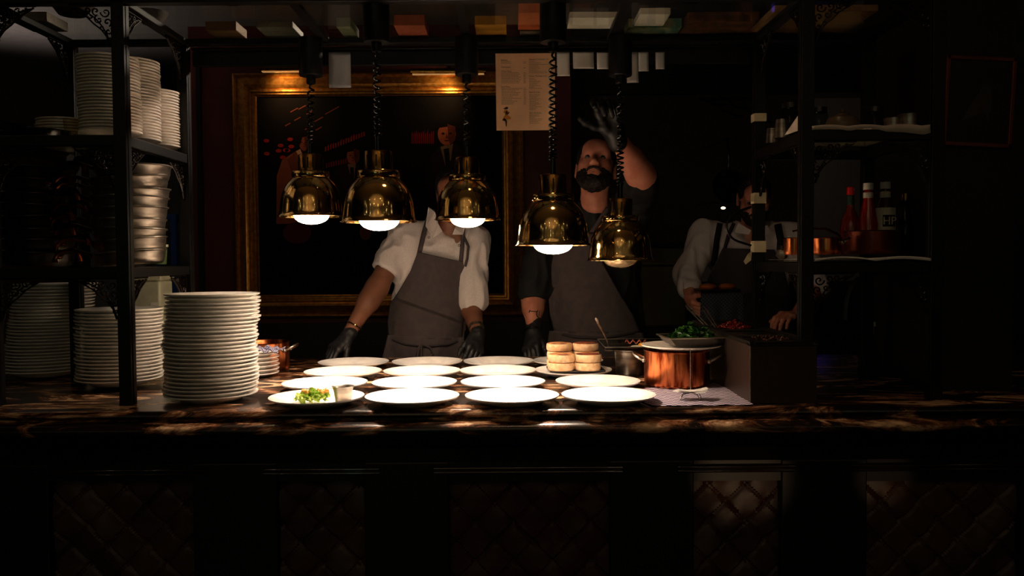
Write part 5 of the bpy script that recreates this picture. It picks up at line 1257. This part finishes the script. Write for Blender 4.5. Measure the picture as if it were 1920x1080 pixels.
drape('apron_skirt',[(1030,620,1206,624),(1026,650,1212,652),(1022,690,1216,690),(1020,780,1220,780),(1020,860,1224,860)],g2,3.8,.025,APRONM,t,folds=.006,fs=12,maxback=.06)
ribbon('neck_strap',[(1056,438),(1066,410),(1080,388)],9,g2f,APRONM,t,.020)
ribbon('neck_strap',[(1108,438),(1128,408),(1140,390)],9,g2f,APRONM,t,.020)
ribbon('waist_tie',[(1032,622),(1080,632),(1130,634),(1204,622)],5,g2,M('dark_tie',(.22,.19,.2),.8),t,.036)

hand(t,wR,(P3(1134,192,3.27)-wR),(-.15,-1,-.1),-1,[(.45,.9,.5),(.8,1.2,.8),(.9,1.3,.8),(.9,1.3,.8)],cuff=.03,thumb=(1.0,.2),s=1.22)
hand(t,wL,(P3(994,665,3.66)-wL),(.55,.75,-.1),1,[(.3,.5,.4)]*4,cuff=.04,thumb=(.5,.4),s=1.1)
# forearm tattoos lying in the skin
TAT=ink('tattoo_ink',(.09,.06,.055),.6)
def tat(pts,r,nm='tattoo'):
    d_=(wL-eL); out=[]
    for (px,py) in pts:
        # nearest surface on tapered forearm facing the camera
        tt=np.clip((py-548)/(622-548),0,1); c_=eL+d_*tt; rad=.052+(.030-.052)*tt+.0065; p=W(px,py,c_[1]); dx=np.clip(p.x-c_[0],-rad*.93,rad*.93)
        yy=c_[1]-math.sqrt(rad*rad-dx*dx); out.append(W(px,py,yy))
    MB().tube(out,r,6).build(nm,TAT,t)
tat([(1014+8*math.cos(a),588+9*math.sin(a)) for a in [PI*.5+i*PI/8 for i in range(9)]],.0022); tat([(993,583),(1000,584),(1008,584)],.002); tat([(994,580),(992,586)],.002)
tat([(984,562),(988,557),(992,563),(987,568),(984,574)],.003); tat([(990,556),(986,566),(990,572)],.0025); tat([(1014,553),(1014,562),(1013,575),(1010,592)],.0012)
bangle(wL-np.array((0,0,-.004)),wL-eL,.034,.003,BLACKG,'wristband',par=t)
legs(t,W(1118,600,3.92).x,3.92,.92,TROU,.13)

# ================= bearded chef with glasses, back right
t=thing('person','bearded person with glasses in pale shirt and dark apron looking down at a pan','person',(0,0,0))
hc=W(1414,374,4.28)
hv=head(t,hc,rotm(24,-10,0),SKIN2,HAIR,BEARD,.004,glasses=True)
sL,eL,wL=P3(1322,440,4.36),P3(1290,515,4.30),P3(1296,562,4.06)
sR,eR,wR=P3(1496,446,4.36),P3(1530,540,4.25),P3(1492,592,4.02)
body=[cap(P3(1410,445,4.36),P3(1412,415,4.32),.066,.058,.03),cap(P3(1360,465,4.38),P3(1460,465,4.38),.09,.09,.04),cap(P3(1408,500,4.38),P3(1410,620,4.38),.15,.16,.05,(1,.7,1)),
      cap(sL,eL,.052,.048,.03),cap(eL,wL,.045,.028,.03),cap(sR,eR,.052,.048,.03),cap(eR,wR,.045,.028,.03),cap(P3(1400,440,4.36),sL,.05,.055,.03),cap(P3(1420,440,4.36),sR,.05,.055,.03)]
V,Q=net(body,.0085); V=smooth_v(V,Q,2); V,Q=join_vq([(V,Q)]+hv); mesh_obj('body',V,Q,SKIN2,t)
shirt=[cap(P3(1355,468,4.38),P3(1465,468,4.38),.108,.108,.05,(1,.85,1)),cap(P3(1408,510,4.38),P3(1408,640,4.38),.18,.185,.06,(1,.7,1)),cap(P3(1398,440,4.37),sL,.058,.066,.05),cap(P3(1425,440,4.37),sR,.058,.066,.05),
       cap(sL,eL,.066,.066,.045),cap(eL,eL+(wL-eL)*.55,.064,.052,.03),cap(sR,eR,.066,.062,.045),cap(P3(1412,430,4.26),P3(1412,395,4.2),.03,.05,.006,op='sub')]
_,_,g3=net(shirt[:4],.0085,True); V,Q,g3f=net(shirt,.0085,True); V=smooth_v(V,Q,2); V=wrinkle(V,Q,.010,fold_noise(12,(1,1,.6))); mesh_obj('shirt',V,Q,CLOTHW,t)
drape('apron',[(1355,465,1452,468),(1335,505,1470,505),(1318,545,1482,548),(1312,600,1490,600),(1310,690,1495,690),(1310,790,1500,790)],g3,4.25,.030,APRON3,t,folds=.004,fs=7)
ribbon('neck_strap',[(1358,470),(1366,440),(1376,418)],7,g3f,APRON3,t,.014,4.25)
ribbon('braces',[(1338,500),(1344,450),(1350,418)],11,g3f,SHIRTB,t,.012,4.25); ribbon('braces',[(1462,500),(1464,450),(1458,420)],14,g3f,SHIRTB,t,.012,4.25)
q=MB(); q.poly([W(1384,418,4.24),W(1376,436,4.235),W(1404,440,4.22),W(1408,432,4.22)],.004); q.poly([W(1438,422,4.24),W(1446,440,4.235),W(1420,440,4.22),W(1414,432,4.22)],.004); q.build('collar',CLOTHW,t,smooth=False)
hand(t,wL,(P3(1305,585,3.95)-wL),(.6,.3,.3),1,[(.6,.7,.5)]*4,mat=SKIN2,cuff=.02,name='hand')
hand(t,wR,(P3(1470,590,3.95)-wR),(0,.2,-1),-1,[(.5,.6,.5)]*4,mat=SKIN2,cuff=.02,name='hand')
legs(t,W(1410,600,4.38).x,4.38,.90,TROU)
# pan with buns and checked cloth held by him
c=W(1345,545,3.98)
t=thing('baking_tin','dark baking tin held by the bearded chef in glasses','tin',(c.x,3.98,c.z))
MB().box((-.09,-.06,-.006),(.09,.08,.0)).build('base',BLACKG,t,smooth=False)
MB().tube([(-.09,-.06,.004),(.09,-.06,.004),(.09,.08,.004),(-.09,.08,.004)],.006,6,closed=True).build('rim',STEELD,t)
for k,dx in enumerate((-.045,.045)):
    q=MB().ell((0,0,.012),(.042,.04,.017),16); tag(q.build('bun',M('bun_crust',(.62,.32,.14),.4),loc=(c.x+dx,3.975,c.z+.002+.004)),['left','right'][k]+' golden bun on the dark tin held by the bearded chef','bun','buns on the tin')
vs=[];fs=[];n=14
for j in range(n+1):
    for i in range(n+1):
        u=i/n;v=j/n; vs.append((-.10+.20*u, .012*math.sin(u*16)*v-.02*math.cos(v*2), -.16*v))
for j in range(n):
    for i in range(n): k=j*(n+1)+i; fs.append((k,k+1,k+n+2,k+n+1))
o=MB().add(vs,fs).build('checked_cloth',check_mat('chef_check',(.27,.28,.33),(.12,.13,.18),(120,.01,120)),loc=(c.x+.0,3.90,c.z-.010),fix=False); o.modifiers.new('s','SOLIDIFY').thickness=.003
tag(o,'blue checked cloth hanging below the baking tin','cloth')
WG=M('evening_window',(.5,.8,.7),.4,emis=(.45,1,.75),es=1.6)
for k,(x,y0,y1) in enumerate(((-1.9,1.0,2.2),(-1.2,1.0,2.2),(1.1,.9,2.3))):
    struct(MB().box((x,-4.999,y0),(x+(.18 if k<2 else .3),-4.97,y1)).build(f'window_{k+1}',WG if k!=2 else M('lit_doorway',(.8,.6,.4),.5,emis=(1,.7,.4),es=.8),smooth=False))
struct(MB().box((-1.0,-4.995,0),(1.0,-4.96,2.4)).build('trim_4',CEIL,smooth=False))
